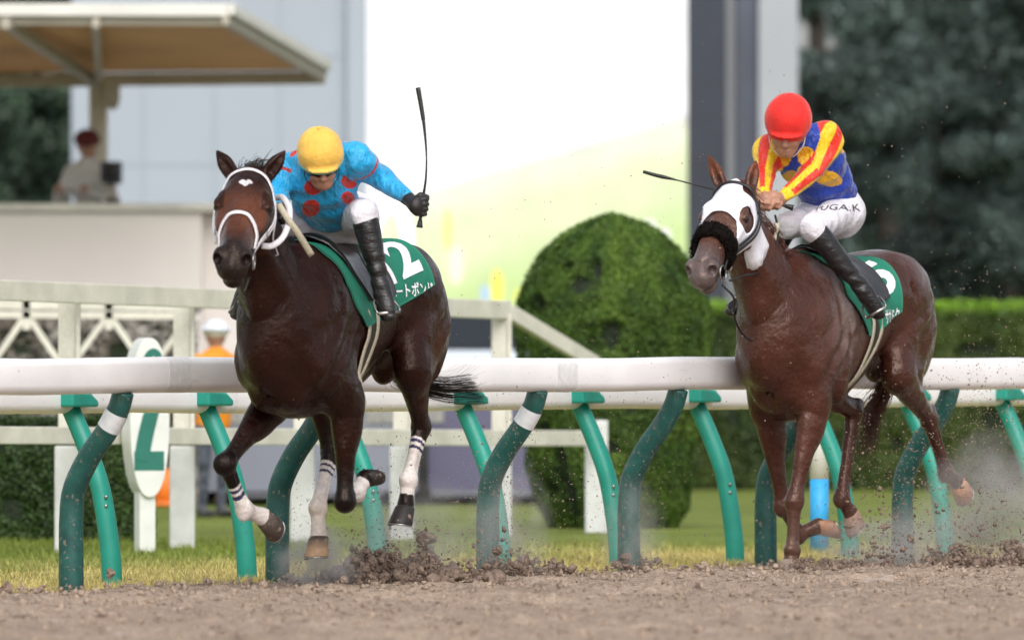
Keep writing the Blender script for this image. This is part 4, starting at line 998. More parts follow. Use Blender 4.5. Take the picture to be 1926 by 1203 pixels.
    # hooves
    for Cn, Tt, L in hooves:
        t = nrm(Tt - Cn); fwd = nrm(L.get('toe', (1, 0, 0)) - t * np.dot(t, L.get('toe', (1, 0, 0)))); sd_ = np.cross(t, fwd); ln = np.linalg.norm(Tt - Cn) + .012
        V = []; Cc = []; ncol = np.array(L['hoofcol']); n = 28
        for i, (h, r0) in enumerate(((-.012, .036), (.0, .045), (.03, .048), (.6, .055), (.93, .060), (1.0, .058), (1.0, .047), (.90, .041), (.86, .004))):
            for j in range(n):
                a = 2 * math.pi * j / n; ca, sa = math.cos(a), math.sin(a)
                fa = r0 * (1.12 if ca > 0 else .88) * (1 - .12 * (ca < -.8)); hh = h * ln if i else -.012
                V.append(Cn + t * hh * (1 - .18 * (ca < 0) * abs(ca)) + fwd * (ca * fa + .035 * h * (1 if i < 7 else .8)) + sd_ * sa * r0)
                Cc.append((ncol if h > .55 or 'hooftop' not in L else np.array(L['hooftop'])) * (1.5 if h < .1 else 1.0) * (1 if i < 6 else .8))
        F2 = [(i * n + j, i * n + (j + 1) % n, (i + 1) * n + (j + 1) % n, (i + 1) * n + j) for i in range(8) for j in range(n)] + [tuple(8 * n + j for j in range(n))]
        hf = mesh_obj('hoof', V, F2, M['hoof'], root, True, np.array(Cc))
        m = MB(); arc = []
        for j in range(-9, 10):
            a = math.pi * j / 12; arc.append(Cn + t * (ln + .003) * (1 - .18 * (math.cos(a) < 0) * abs(math.cos(a))) + fwd * (math.cos(a) * .053 * (1.12 if math.cos(a) > 0 else .9) + .035) + sd_ * math.sin(a) * .052)
        ribbon(m, arc, [t] * len(arc), .018, .004); m.build('horseshoe', M['metal'], hf, True)
    # ---- tack
    ax_w = lambda u: np.interp(u, (-.8, -.3, 0, .3, .5), (1.40, 1.32, 1.27, 1.25, 1.27))
    def skin(u, ph, off):
        u = np.asarray(u, float); ph = np.asarray(ph, float); C_ = np.stack([u, 0 * u, ax_w(u)], -1); Dd = np.stack([0 * u, np.sin(ph), np.cos(ph)], -1); return b.cast(C_, Dd, off, .5), Dd
    cl = cfg['cloth']; nu, nv = 40, 48
    ii, jj = np.meshgrid(np.linspace(0, 1, nu), np.linspace(-1, 1, nv), indexing='ij'); aj = np.abs(jj)
    uf = cl['tf'] + (cl['bf'] - cl['tf']) * aj ** 1.2; ub = cl['tb'] + (cl['bb'] - cl['tb']) * aj
    U = uf + (ub - uf) * ii; PH = jj * (cl['pf'] + (cl['pb'] - cl['pf']) * ii)
    flut = .012 + .007 * np.sin(U * 26 + aj * 3) * aj + .03 * np.clip(ii - .72, 0, 1) * aj * 2.5
    def cloth_pt(u, ph, ex=0.0):
        u = np.asarray(u); ph = np.asarray(ph); f1 = np.clip(np.abs(ph) / (cl['pf'] + (cl['pb'] - cl['pf']) * .6), 0, 1); i1 = np.clip((cl['tf'] + (cl['bf'] - cl['tf']) * f1 ** 1.2 - u) / (cl['tf'] - cl['tb'] + .0), 0, 1)
        return i1, f1
    Pc = np.zeros(U.shape + (3,)); Dc = None
    base, Dc = skin(U, PH, .006); Pc = base + Dc * (flut - .006)[..., None]
    # fall as cloth does: smooth the sheet so it bridges hollows
    for _ in range(6): Pc[1:-1, 1:-1] = .5 * Pc[1:-1, 1:-1] + .125 * (Pc[:-2, 1:-1] + Pc[2:, 1:-1] + Pc[1:-1, :-2] + Pc[1:-1, 2:])
    top = Pc + Dc * .0; bot = Pc - Dc * .005; V = np.concatenate([top.reshape(-1, 3), bot.reshape(-1, 3)]); n_ = nu * nv
    I = np.arange(n_).reshape(nu, nv); Fa = np.stack([I[:-1, :-1], I[:-1, 1:], I[1:, 1:], I[1:, :-1]], -1).reshape(-1, 4); Fb = (Fa + n_)[:, ::-1]
    rim = np.concatenate([I[0, :], I[1:, -1], I[-1, -2::-1], I[-2:0:-1, 0]]); rim2 = np.roll(rim, -1); Fr = np.stack([rim, rim + n_, rim2 + n_, rim2], 1)
    cloth = mesh_obj('saddlecloth', V, np.concatenate([Fa[:, ::-1], Fb[:, ::-1], Fr]), M['cloth_green'], root)
    from mathutils.bvhtree import BVHTree
    bvh = BVHTree.FromPolygons([tuple(p) for p in top.reshape(-1, 3)], [tuple(map(int, f)) for f in Fa])
    for name, txt, hgt, uc, pc, sx, bold, skew in cl['text']:
        for side in ((1,) if cl.get('left_only') else (1, -1)):
            T2, F2, hx = text_grid(txt, hgt, bold, sx, .012); v = []
            for x, y in T2:
                u = uc - x * side * 1.0 if side > 0 else uc + x * -1 * -1 * 1.0
                ph = side * (pc - (y + skew * x * side) / .33); c0 = Vector((u, 0, float(ax_w(u)))); dd = Vector((0, math.sin(ph), math.cos(ph)))
                h = bvh.ray_cast(c0 + dd * .6, -dd, .7)
                pt = (h[0] + dd * .0035) if h[0] is not None else None; v.append(pt)
            Fk_ = [f for f in F2 if all(v[i] is not None for i in f)]; v = [tuple(p) if p is not None else (0, 0, 1.3) for p in v]
            used = sorted({i for f in Fk_ for i in f}); mp = {a: i for i, a in enumerate(used)}
            mesh_obj(name, [v[i] for i in used], [tuple(mp[i] for i in f) for f in Fk_], M['lettering'], cloth, True)
    def strap(name, path, w, mt, off=.008, par=None, k=8, th=.004):
        p = spline(np.array(path, float), k); C_, Dd = skin(p[:, 0], np.radians(p[:, 1]), off); m = MB(); ribbon(m, C_, Dd, w, th); return m.build(name, M[mt], par or root, True)
    # light racing saddle: seat pad and flaps, then girth
    ii, jj = np.meshgrid(np.linspace(0, 1, 22), np.linspace(-1, 1, 40), indexing='ij'); aj = np.abs(jj)
    U = (.36 + .0 * ii) - ii * (.46 - .12 * aj ** 2) - .20 * aj ** 1.5 * (1 - ii * .4); PH = jj * R(cfg.get('flap', 66)); Pb, Dd = skin(U, PH, .020)
    Pb = Pb + Dd * (.012 + .04 * np.exp(-(jj / .22) ** 2) * (np.exp(-((ii - .1) / .14) ** 2) + .9 * np.exp(-((ii - .92) / .14) ** 2)))[..., None]
    for _ in range(4): Pb[1:-1, 1:-1] = .5 * Pb[1:-1, 1:-1] + .125 * (Pb[:-2, 1:-1] + Pb[2:, 1:-1] + Pb[1:-1, :-2] + Pb[1:-1, 2:])
    V = np.concatenate([Pb.reshape(-1, 3), (Pb - Dd * .018).reshape(-1, 3)]); n_ = Pb.shape[0] * Pb.shape[1]; I = np.arange(n_).reshape(Pb.shape[:2]); Fa = np.stack([I[:-1, :-1], I[:-1, 1:], I[1:, 1:], I[1:, :-1]], -1).reshape(-1, 4)
    rim = np.concatenate([I[0, :], I[1:, -1], I[-1, -2::-1], I[-2:0:-1, 0]]); rim2 = np.roll(rim, -1)
    mesh_obj('saddle', V, np.concatenate([Fa[:, ::-1], (Fa + n_), np.stack([rim, rim + n_, rim2 + n_, rim2], 1)]), M['saddle'], root)
    for uo in cfg['girth']: strap('girth', [(uo[0], 70), (uo[0] - .005, 95), (uo[1], 125), (uo[2], 160), (uo[2], 180), (uo[2], 200), (uo[1], 235), (uo[0], 270)], .030, 'strap_tan', .010)
    strap('girth_panel', [((cfg['girth'][0][0] + cfg['girth'][1][0]) / 2 + .0, 70), ((cfg['girth'][0][0] + cfg['girth'][1][0]) / 2, 100), ((cfg['girth'][0][1] + cfg['girth'][1][1]) / 2, 130), (cfg['girth'][0][2], 165), (cfg['girth'][0][2], 180)], .07, 'strap_black', .005)
    hc = lambda a, ang, off=.006: b.cast(np.stack([hp(x, 0, -.045) for x in np.atleast_1d(a)]), np.stack([N * math.cos(R(y)) + S * math.sin(R(y)) for y in np.atleast_1d(ang)]), off, .3)
    def hstrap(name, path, w, mt, off=.006, th=.004, k=6, par=None):
        p = spline(np.array(path, float), k); C_ = hc(p[:, 0], p[:, 1], off); Dd = np.stack([N * math.cos(R(y)) + S * math.sin(R(y)) for y in p[:, 1]]); m = MB(); ribbon(m, C_, Dd, w, th); return m.build(name, M[mt], par or root, True)
    return dict(root=root, body=b, hp=hp, hc=hc, hstrap=hstrap, strap=strap, skin=skin, D=D, S=S, N=N, fr=fr, q=q)

def paint_common(V, cfg, hp, D, S, N, base, point, face, muzzle):
    n = len(V); C = np.tile(base, (n, 1)).astype(float); x, y, z = V.T
    nz = vnoise(x * 3, y * 3, z * 3, 11)[:, None]; C *= .8 + .4 * nz
    # leg points go dark below knee and hock
    for L in cfg['legs']:
        K, Fk, Tt = [np.array(p) for p in L['j'][1:]]; A = np.array(L['j'][0])
        for a, b_, lo_, hi_ in ((A, K, .55, 1.0), (K, Fk, 0, 1), (Fk, Tt, 0, 1)):
            dd, t = seg_dist(V, a, b_); near = (dd < .085)
            w = np.clip((t - lo_) / .35, 0, 1) if b_ is K else np.ones(n)
            w = (w * near)[:, None]; C = C * (1 - w) + np.array(point) * w
        for a, b_, rngs in ((K, Fk, L.get('sock', [])), (Fk, Tt, L.get('sock2', []))):
            dd, t = seg_dist(V, a, b_)
            for t0, t1, cc in rngs:
                mk = (dd < .078) & (t >= t0) & (t <= t1); C[mk] = cc
    P0 = hp(0, 0, 0); R_ = V - P0; a = R_ @ D / cfg.get('hs', 1.08); s = R_ @ S; nn = R_ @ N
    head = (a > -.06) & (a < .8) & (np.abs(s) < .16) & (nn > -.27) & (x > .8)
    w = (np.clip((a - .08) / .18, 0, 1) * head * (.4 + .6 * np.clip(nn / .04 + .6, 0, 1)))[:, None]; C = C * (1 - w) + np.array(face) * (.8 + .4 * nz) * w
    w = (np.clip((a - .45) / .09, 0, 1) * head)[:, None]; C = C * (1 - w) + np.array(muzzle) * (.8 + .4 * nz) * w
    return C, a, s, nn, head

WH = (.66, .60, .57); NV = (.03, .035, .09); DK = (.012, .009, .008)
fr1 = Frame(638, 50.2, 24.8)
def paint_bay(V, cfg, hp, D, S, N):
    C, a, s, nn, head = paint_common(V, cfg, hp, D, S, N, (.0160, .0050, .0038), (.0065, .0045, .004), (.092, .031, .016), (.017, .011, .010))
    x, y, z = V.T
    w = (np.exp(-((x + .62) / .18) ** 2 - ((z - 1.1) / .25) ** 2) * .6)[:, None]; C = C * (1 - w) + np.array((.065, .017, .008)) * w   # reddish flank
    q = cfg.get('hs', 1.08); aa, ss = a, s / q        # star on the forehead
    star = head & (nn > .02) & ((((np.abs(ss) - .012) / .016) ** 2 + ((aa - .108) / .014) ** 2 < 1) | ((np.abs(ss) < .026 - (aa - .105) * .62) & (aa > .105) & (aa < .148))) & ~((ss / .005) ** 2 + ((aa - .096) / .010) ** 2 < 1)
    C[star] = (.70, .66, .68)
    dk = head & (np.abs(ss) > .078) & (np.abs(a - .2) < .05) & (nn > -.03); C[dk] *= .35
    return C
bay_legs = [
    dict(kind='fore', s=-1, j=[fr1(512, 752, v=-.17), fr1(424, 872, v=-.235), fr1(460, 958, v=-.215), fr1(517, 980, v=-.150)], toe=(.3, 0, -1), hoofcol=(.05, .035, .028),
         sock=[(.45, 1, WH), (.50, .56, NV), (.62, .70, NV)], sock2=[(0, 1, WH)]),
    dict(kind='fore', s=1, j=[fr1(650, 752, v=.185), fr1(649, 940, v=.19), fr1(671, 925, u=.11), fr1(697, 884, u=-.01)], toe=(-.3, 0, -1), hoofcol=(.016, .012, .011), sock=[(.45, 1, WH)], sock2=[(0, .25, WH)]),
    dict(kind='hind', s=-1, j=[(-.10, -.18, 1.02), fr1(622, 850, v=-.125), fr1(598, 955, v=-.12), fr1(601, 1044, v=-.105)], toe=(1, 0, 0), hoofcol=(.30, .19, .11), hooftop=(.03, .022, .018),
         sock=[(.22, 1, WH), (.27, .31, NV), (.37, .41, NV)], sock2=[(0, 1, (.62, .55, .50))]),
    dict(kind='hind', s=1, j=[(-.37, .215, 1.04), fr1(792, 803, v=.16), fr1(768, 903, v=.165), fr1(759, 984, v=.155)], toe=(1, 0, -.3), hoofcol=(.014, .011, .010),
         sock=[(.25, 1.0, WH), (.29, .345, NV), (.41, .465, NV)], sock2=[(0, .12, WH)])]
poll1 = fr1(469, 340, u=1.00)
dw = np.array((-.062, -.52, -.365)); toL = lambda fr, w: np.array((w[0] * fr.h[0] + w[1] * fr.h[1], w[0] * fr.l[0] + w[1] * fr.l[1], w[2]))
D1 = toL(fr1, dw)
cam1 = toL(fr1, np.array((0, -1.0, .1)))
S1 = toL(fr1, np.array((1.0, 0, .02)))
h1 = horse(dict(fr=fr1, wk=.86, label='dark bay racehorse in front with a white star, white bridle and green saddlecloth 12', poll=poll1, D=D1, S=S1, hs=1.14,
    earL=fr1(536, 284, u=.93), earR=fr1(408, 284, u=.97), earface=(cam1 + np.array((0, .3, 0)), cam1 - np.array((0, .3, 0))), legs=bay_legs, paint=paint_bay, coat=M['coat_bay'],
    cloth=dict(tf=.50, bf=.22, tb=-.41, bb=-.46, pf=R(92), pb=R(70), left_only=True,
               text=[('number', '12', .25, -.255, R(33), 1.0, .04, -.0), ('name_lettering', 'ダブルハートボンド', .080, -.175, R(63), .72, .02, -.22)]),
    girth=[(.19, .21, .20), (.10, .13, .17)]))

fr2 = Frame(1568, 55.0, 28)
CH = (.050, .0165, .0110)
def paint_chest(V, cfg, hp, D, S, N):
    C, a, s, nn, head = paint_common(V, cfg, hp, D, S, N, CH, (.052, .017, .012), (.090, .042, .031), (.105, .078, .075))
    x, y, z = V.T; r = vnoise(x * 3.2, y * 2, z * 2.6, 17) * .5 + vnoise(x * 26, y * 12, z * 6, 18) * .5
    # dried sweat on the shoulder and neck, with streaky highlights painted into the colour
    m_ = np.exp(-((x - .34) / .17) ** 2 - ((z - 1.33) / .22) ** 2) * np.clip((r - .38) / .25, 0, 1) * (y > 0)
    C = C * (1 - m_[:, None] * .8) + np.array((.22, .155, .14)) * m_[:, None] * .8
    w = (np.clip((z - 1.62) / .25, 0, 1) * (x > .7) * ~head * .6)[:, None]; C = C * (1 - w) + np.array((.15, .040, .014)) * w
    w = (np.clip((.45 - z) / .25, 0, 1) * .35)[:, None]; C = C * (1 - w) + np.array((.16, .10, .075)) * w
    return C
SND = (.33, .17, .10)
ch_legs = [
    dict(kind='fore', s=-1, j=[fr2(1442, 765, v=-.16), fr2(1473, 950, v=-.12), fr2(1502, 1004, v=-.125), fr2(1562, 980, v=.0)], toe=(0, 0, -1), hoofcol=SND, sock=[], sock2=[]),
    dict(kind='fore', s=1, j=[fr2(1532, 752, v=.17), fr2(1494, 943, v=.13), fr2(1490, 1036, v=.12), (.76, .12, .0)], toe=(1, 0, .2), hoofcol=(.2, .15, .12)),
    dict(kind='hind', s=-1, j=[(-.12, -.18, .95), fr2(1606, 775, v=-.13), fr2(1583, 938, v=-.13), fr2(1612, 982, v=-.09)], toe=(.6, 0, -1), hoofcol=(.25, .15, .11)),
    dict(kind='hind', s=1, j=[(-.36, .205, 1.01), fr2(1748, 790, v=.18), fr2(1779, 888, v=.17), fr2(1815, 918, v=.20)], toe=(.2, 0, -1), hoofcol=(.42, .20, .10))]
poll2 = fr2(1385, 362, u=1.04); D2 = toL(fr2, np.array((-.180, -.45, -.40))); cam2 = toL(fr2, np.array((-.2, -1.0, .1)))
S2 = toL(fr2, np.array((.93, -.36, .04)))
h2 = horse(dict(fr=fr2, wk=.97, bk=.045, label='chestnut racehorse in a white hood with black fleece noseband and green saddlecloth 5', poll=poll2, D=D2, S=S2, hs=1.10,
    earL=fr2(1422, 303, u=.98), earR=fr2(1333, 293, u=1.0), earface=(toL(fr2, np.array((.5, -.8, .1))), toL(fr2, np.array((-.5, -.8, .1)))), legs=ch_legs, paint=paint_chest, coat=M['coat_chestnut'],
    cloth=dict(tf=.46, bf=.15, tb=-.29, bb=-.23, pf=R(100), pb=R(84), left_only=True,
               text=[('number', '5', .25, -.155, R(40), .9, .04, 0), ('name_lettering', 'ササドク', .085, -.115, R(84), .50, .02, -.1)]),
    girth=[(.10, .13, .16), (.00, .06, .13)]))

# tails, manes, forelock
def tail_fn(pts, spread):
    P = np.array(pts, float)
    def fn(r, t):
        k = np.linspace(0, 1, len(P))[:, None]; o = r.normal(0, 1, 3) * spread; e = r.uniform(.80, 1.05)
        Q = P[0] + (P - P[0]) * (1 + (e - 1) * k); return Q + o * k ** 1.1 + r.normal(0, spread * .22, P.shape) * k + r.normal(0, .012, 3) * (1 - k)
    return fn
strands('tail', M['hair_dark'], h1['root'], None, tail_fn([(-.84, 0, 1.50), (-.95, -.10, 1.30), (-.99, -.20, 1.08), (-1.0, -.15, .98), fr1(775, 730, u=-1.02), fr1(840, 748, u=-1.05), fr1(908, 750, u=-1.08)], .0105), 210, .0022, 5)
strands('tail', M['hair_dark'], h1['root'], None, tail_fn([(-.84, 0, 1.50), (-.95, -.10, 1.25), (-.99, -.20, 1.0), fr1(780, 725, u=-1.02), fr1(850, 730, u=-1.05), fr1(900, 708, u=-1.08)], .03), 26, .0012, 6)
strands('tail', M['hair_chestnut'], h2['root'], None, tail_fn([(-.86, 0, 1.50), (-.98, -.06, 1.25), (-1.0, -.16, 1.02), fr2(1662, 745, u=-.98), fr2(1636, 790, u=-.98), fr2(1630, 850, u=-.98)], .030), 220, .003, 7)
strands('tail', M['hair_dark'], h2['root'], None, tail_fn([(-.86, 0, 1.50), (-.98, -.06, 1.25), (-1.0, -.16, 1.02), fr2(1655, 740, u=-.98), fr2(1630, 760, u=-.98)], .05), 26, .0016, 8)
def mane(h, mt, n, side, L, seed, t0=.02, t1=.95, rad=.0028):
    b = h['body']; P0 = h['hp'](0, 0, .0); P1 = np.array((.40, 0, 1.62))
    def fn(r, t):
        k = t0 + (t1 - t0) * t; c = h['hp'](.05, 0, -.08) * (1 - k) + np.array((.50, 0, 1.42)) * k
        up = nrm(np.array((-.55, 0, .85))); p = b.cast(c[None], up[None], -.004, .4)[0]; p = p + (r.normal(0, .02), r.normal(0, .012), 0)
        l = L * r.uniform(.5, 1.1); return [p, p + up * l * .22 + (-.10 * l, side * .15 * l, 0), p + (-.30 * l, side * .62 * l, -.10 * l), p + (-.45 * l + r.normal(0, .02), side * .85 * l, -.50 * l + r.normal(0, .02))]
    return strands('mane', mt, h['root'], None, fn, n, rad, seed, 4)
mane(h1, M['hair_dark'], 260, -1, .16, 15); mane(h2, M['hair_chestnut'], 170, 1, .09, 16)
def forelock(r, t):
    p = h1['hp'](-.04, r.uniform(-.042, .042), -.02 + r.uniform(-.02, .03)); a = r.normal(0, 1); l = r.uniform(.025, .075)
    return [p, p + np.array((0, a * .012 + .01, l * .6)), p + np.array((-.02, a * .025 + .02, l + r.normal(0, .008))), p + np.array((-.04, a * .04 + .045, l * .9 + r.normal(0, .018)))]
strands('forelock', M['hair_dark'], h1['root'], None, forelock, 190, .0032, 17, 5)
strands('forelock', M['hair_chestnut'], h2['root'], None, lambda r, t: [h2['hp'](-.05, r.uniform(-.045, .03), -.03)] + [h2['hp'](-.09 - .03 * k, r.uniform(-.05, .01), -.05 * k) for k in (1, 2)], 60, .003, 18, 4)

# ---- bridle of the bay: white straps
g1 = h1; root1 = g1['root']
br = g1['hstrap']('browband', [(.115, -92), (.075, -78), (.045, -58), (.022, -36), (.012, -12), (.012, 12), (.022, 36), (.045, 58), (.075, 78), (.115, 92)], .018, 'strap_white', .006, .004)
for s in (-1, 1):
    g1['hstrap']('cheek_strap', [(.02, 96 * s), (.10, 93 * s), (.20, 100 * s), (.30, 97 * s), (.40, 96 * s), (.50, 100 * s)], .017, 'strap_white', .008, .004)
    g1['hstrap']('cheek_strap', [(.06, 112 * s), (.16, 112 * s), (.27, 108 * s), (.36, 112 * s)], .014, 'strap_white', .008, .004)
    c = g1['hc']([.505], [97 * s], .018)[0]; m = MB(); t = np.linspace(0, 2 * math.pi, 25); m.tube(np.stack([c + g1['D'] * math.cos(x) * .038 + g1['N'] * math.sin(x) * .038 for x in t]), .0045, 8, cap=False); m.build('bit_ring', M['metal'], root1, True)
g1['hstrap']('noseband', [(.48, -150), (.475, -115), (.455, -88), (.405, -62), (.362, -30), (.350, 0), (.362, 30), (.405, 62), (.455, 88), (.475, 115), (.48, 150)], .023, 'strap_white', .006, .005)
g1['hstrap']('chin_strap', [(.40, 88), (.46, 80), (.52, 95), (.53, 130), (.53, 180), (.53, 230), (.52, 265)], .012, 'strap_black', .006)
g1['hstrap']('throat_strap', [(.02, 96), (.10, 130), (.14, 160), (.14, 180), (.14, 200), (.10, 230), (.02, 264)], .014, 'strap_white', .012)
def buckle(par, hc, a, ang, D_, S_):
    c = hc([a], [ang], .014)[0]; m = MB(); m.tube([c - D_ * .010 - S_ * .009, c + D_ * .010 - S_ * .009, c + D_ * .010 + S_ * .009, c - D_ * .010 + S_ * .009, c - D_ * .010 - S_ * .009], .0022, 6); m.build('buckle', M['metal'], par, True)
for s in (-1, 1):
    for a in (.10, .30): buckle(root1, g1['hc'], a, (93 if a < .2 else 97) * s, g1['D'], g1['N'])
    g1['hstrap']('cheek_strap', [(.26, 108 * s), (.34, 100 * s), (.42, 92 * s), (.455, 88 * s)], .013, 'strap_white', .010, .004)
def free_strap(fr, name, pts, w, mt, par, nrm_dir=(1, 0, 0), th=.004, k=8):
    C_ = spline(np.array([fr(p[0], p[1], u=p[2]) for p in pts]), k); m = MB(); ribbon(m, C_, np.tile(nrm_dir, (len(C_), 1)) + 0.0, w, th); return m.build(name, M[mt], par, True)
cw = cam1
free_strap(fr1, 'rein', [(492, 462, 1.12), (512, 462, 1.05), (532, 446, .95), (543, 418, .85), (544, 392, .82), (532, 372, .80), (520, 372, .78)], .030, 'strap_white', root1, cw, .006)
free_strap(fr1, 'rein', [(524, 384, .86), (540, 410, .88), (560, 438, .84), (586, 480, .74)], .032, 'strap_tan', root1, cw, .006)
free_strap(fr1, 'rein', [(408, 458, 1.14), (403, 430, 1.13), (405, 400, 1.10), (412, 378, 1.05)], .020, 'strap_white', root1, cw, .006)
free_strap(fr1, 'rein', [(470, 522, 1.10), (462, 545, .95), (446, 562, .75), (438, 590, .55)], .014, 'strap_black', root1, cw, .005)
free_strap(fr1, 'breast_strap', [(530, 500, .78), (562, 520, .70), (583, 560, .66), (588, 600, .66)], .012, 'strap_black', root1, cw, .004)

# ---- hood, bridle and fleece of the chestnut
g2 = h2; root2 = g2['root']
def hood():
    na, nb_ = 70, 90; A_ = np.linspace(-.055, .47, na); G = np.linspace(-172, 172, nb_); aa, gg = np.meshgrid(A_, G, indexing='ij')
    P = g2['hc'](aa.ravel(), gg.ravel(), .0085).reshape(na, nb_, 3); ag = np.abs(gg)
    keep = np.ones((na, nb_), bool)
    keep &= ~(aa > .265 - .03 * (1 - (ag / 45) ** 2) * (ag < 45) + np.clip((ag - 45) / 30, 0, 1) * .15 - np.clip((ag - 112) / 40, 0, 1) * .15)        # open face, cheek panel runs lower
    keep &= ~(((aa - .205) / .062) ** 2 + ((ag - 72) / 25) ** 2 < 1)                                             # eye holes
    keep &= aa > np.minimum(-.045 + .10 * (ag / 36) ** 2, .055)                               # ears
    keep &= ~((ag > 135) & (aa > .22)) & ~((ag > 120) & (aa < .03))
    I = np.arange(na * nb_).reshape(na, nb_); kk = keep[:-1, :-1] & keep[1:, 1:] & keep[:-1, 1:] & keep[1:, :-1]
    Fa = np.stack([I[:-1, :-1], I[:-1, 1:], I[1:, 1:], I[1:, :-1]], -1)[kk]; o = mesh_obj('hood', P.reshape(-1, 3), Fa, M['hood'], root2)
    bm = bmesh.new(); bm.from_mesh(o.data); bmesh.ops.delete(bm, geom=[v for v in bm.verts if not v.link_faces], context='VERTS')
    for _ in range(3):      # ease the cut edges
        bv = [v for v in bm.verts if v.is_boundary]; new = {v: (v.co * 2 + sum((e.other_vert(v).co for e in v.link_edges if e.is_boundary), Vector())) / (2 + sum(e.is_boundary for e in v.link_edges)) for v in bv}
        for v, c in new.items(): v.co = c
    bm.to_mesh(o.data); bm.free(); md = o.modifiers.new('thickness', 'SOLIDIFY'); md.thickness = .004; md.offset = 1
hood()
g2['hstrap']('browband', [(.10, -95), (.055, -75), (.028, -50), (.014, -20), (.014, 20), (.028, 50), (.055, 75), (.10, 95)], .017, 'strap_black', .014, .005)
for s in (-1, 1):
    g2['hstrap']('cheek_strap', [(.00, 96 * s), (.10, 100 * s), (.20, 104 * s), (.30, 98 * s), (.38, 90 * s), (.46, 86 * s), (.52, 92 * s)], .016, 'strap_black', .016, .005)
    g2['hstrap']('cheek_strap', [(.02, 112 * s), (.16, 116 * s), (.28, 112 * s), (.37, 108 * s), (.42, 104 * s)], .014, 'strap_black', .016, .005)
    c = g2['hc']([.535], [100 * s], .014)[0]; m = MB(); t = np.linspace(0, 2 * math.pi, 25); m.tube(np.stack([c + g2['D'] * math.cos(x) * .042 + g2['N'] * math.sin(x) * .042 for x in t]), .0045, 8, cap=False); m.build('bit_ring', M['metal'], root2, True)
def fleece():
    ang = np.linspace(-150, 150, 60); C_ = g2['hc'](.385 + .07 * np.clip((np.abs(ang) - 40) / 100, 0, 1), ang, .018); Dd = np.stack([g2['N'] * math.cos(R(x)) + g2['S'] * math.sin(R(x)) for x in ang]); m = MB(); ribbon(m, C_ - Dd * .006, Dd, .085 + .020 * np.sin(np.linspace(0, math.pi, 60)), .020)
    o = m.build('fleece_noseband', M['fleece'], root2, True); r = np.random.default_rng(3); V = np.array([v.co[:] for v in o.data.vertices]); V += r.normal(0, .003, V.shape)
    o.data.vertices.foreach_set('co', V.ravel())
    k = r.integers(0, 60, 5200); d = r.normal(size=(5200, 3)); d /= np.linalg.norm(d, axis=1)[:, None]; p = C_[k] + r.normal(0, .004, (5200, 3)) + g2['D'] * r.uniform(-.050, .050, (5200, 1)) + Dd[k] * r.uniform(-.004, .018, (5200, 1))
    P, F2, Cc = leaf_mesh(p, d, .0062, np.tile((.016, .012, .010), (5200, 1)), r, .35); mesh_obj('fleece_tufts', P, F2, M['fleece'], o, False)
fleece()
cw2 = cam2
c = fr2(1425, 515, u=.95); m = MB(); t = np.linspace(0, 2 * math.pi, 25); m.tube(np.stack([c + np.array((.0, math.cos(x) * .024, math.sin(x) * .024)) for x in t]), .0035, 8, cap=False); m.build('martingale_ring', M['metal'], root2, True)
free_strap(fr2, 'rein', [(1372, 528, 1.20), (1400, 518, 1.12), (1425, 512, .98), (1452, 480, .85), (1464, 440, .74), (1458, 405, .66)], .012, 'strap_black', root2, cw2, .004)
free_strap(fr2, 'rein', [(1358, 535, 1.24), (1380, 560, 1.20), (1380, 590, 1.12), (1392, 622, 1.0), (1412, 638, .92), (1440, 630, .86), (1480, 590, .70), (1492, 540, .60), (1490, 480, .52)], .012, 'strap_black', root2, cw2, .004)
free_strap(fr2, 'neck_strap', [(1462, 420, .72), (1456, 460, .76), (1440, 500, .80)], .024, 'strap_tan', root2, cw2, .004)

# ------------------------------------------------------------------ riders
def fist(b, wr, c, g, bk, k=.9, th=True):
    """closed hand round a grip: wr wrist, c grip centre, g axis from little finger to thumb, bk from grip towards the knuckles"""
    wr, c = np.array(wr, float), np.array(c, float); g = nrm(g); bk = nrm(bk - g * np.dot(g, bk)); pd = np.cross(g, bk)
    if np.dot(pd, wr - c) < 0: pd = -pd
    b.seg(wr, c + pd * .030 * k + bk * .012 * k, (.026 * k, .026 * k), (.030 * k, .030 * k), S=g, k=.02)
    b.ell(c + pd * .022 * k + bk * .018 * k, (.030 * k, .042 * k, .018 * k), .012, S=g, ax=pd)
    for i, (o, rr, ln) in enumerate(((-.031, .0088, .88), (-.0105, .0098, 1.0), (.0105, .0102, 1.05), (.031, .0098, .98))):
        pts = []
        for a in (25, -25, -85, -145, -205):
            A = R(a); R0 = .0235 * k * ln; pts.append(c + g * o * k + bk * math.cos(A + R(60)) * R0 + pd * -math.sin(-(A + R(60))) * R0 * 1.0)
        pts = [c + g * o * k + (pd * math.cos(R(x)) + bk * math.sin(R(x))) * .0245 * k * ln for x in (50, 100, 150, 200, 250)]
        for p0, p1 in zip(pts[:-1], pts[1:]): b.seg(p0, p1, rr * k, rr * k * .95, k=.004)
        b.ell(pts[1] + (bk) * .003, (.011 * k, .011 * k, .011 * k), .005)
    if th:
        T_ = [c + g * .030 * k + pd * .030 * k, c + g * .047 * k + pd * .006 * k + bk * .006 * k, c + g * .040 * k - pd * .022 * k + bk * .010 * k]
        for p0, p1 in zip(T_[:-1], T_[1:]): b.seg(p0, p1, .0115 * k, .0105 * k, k=.006)

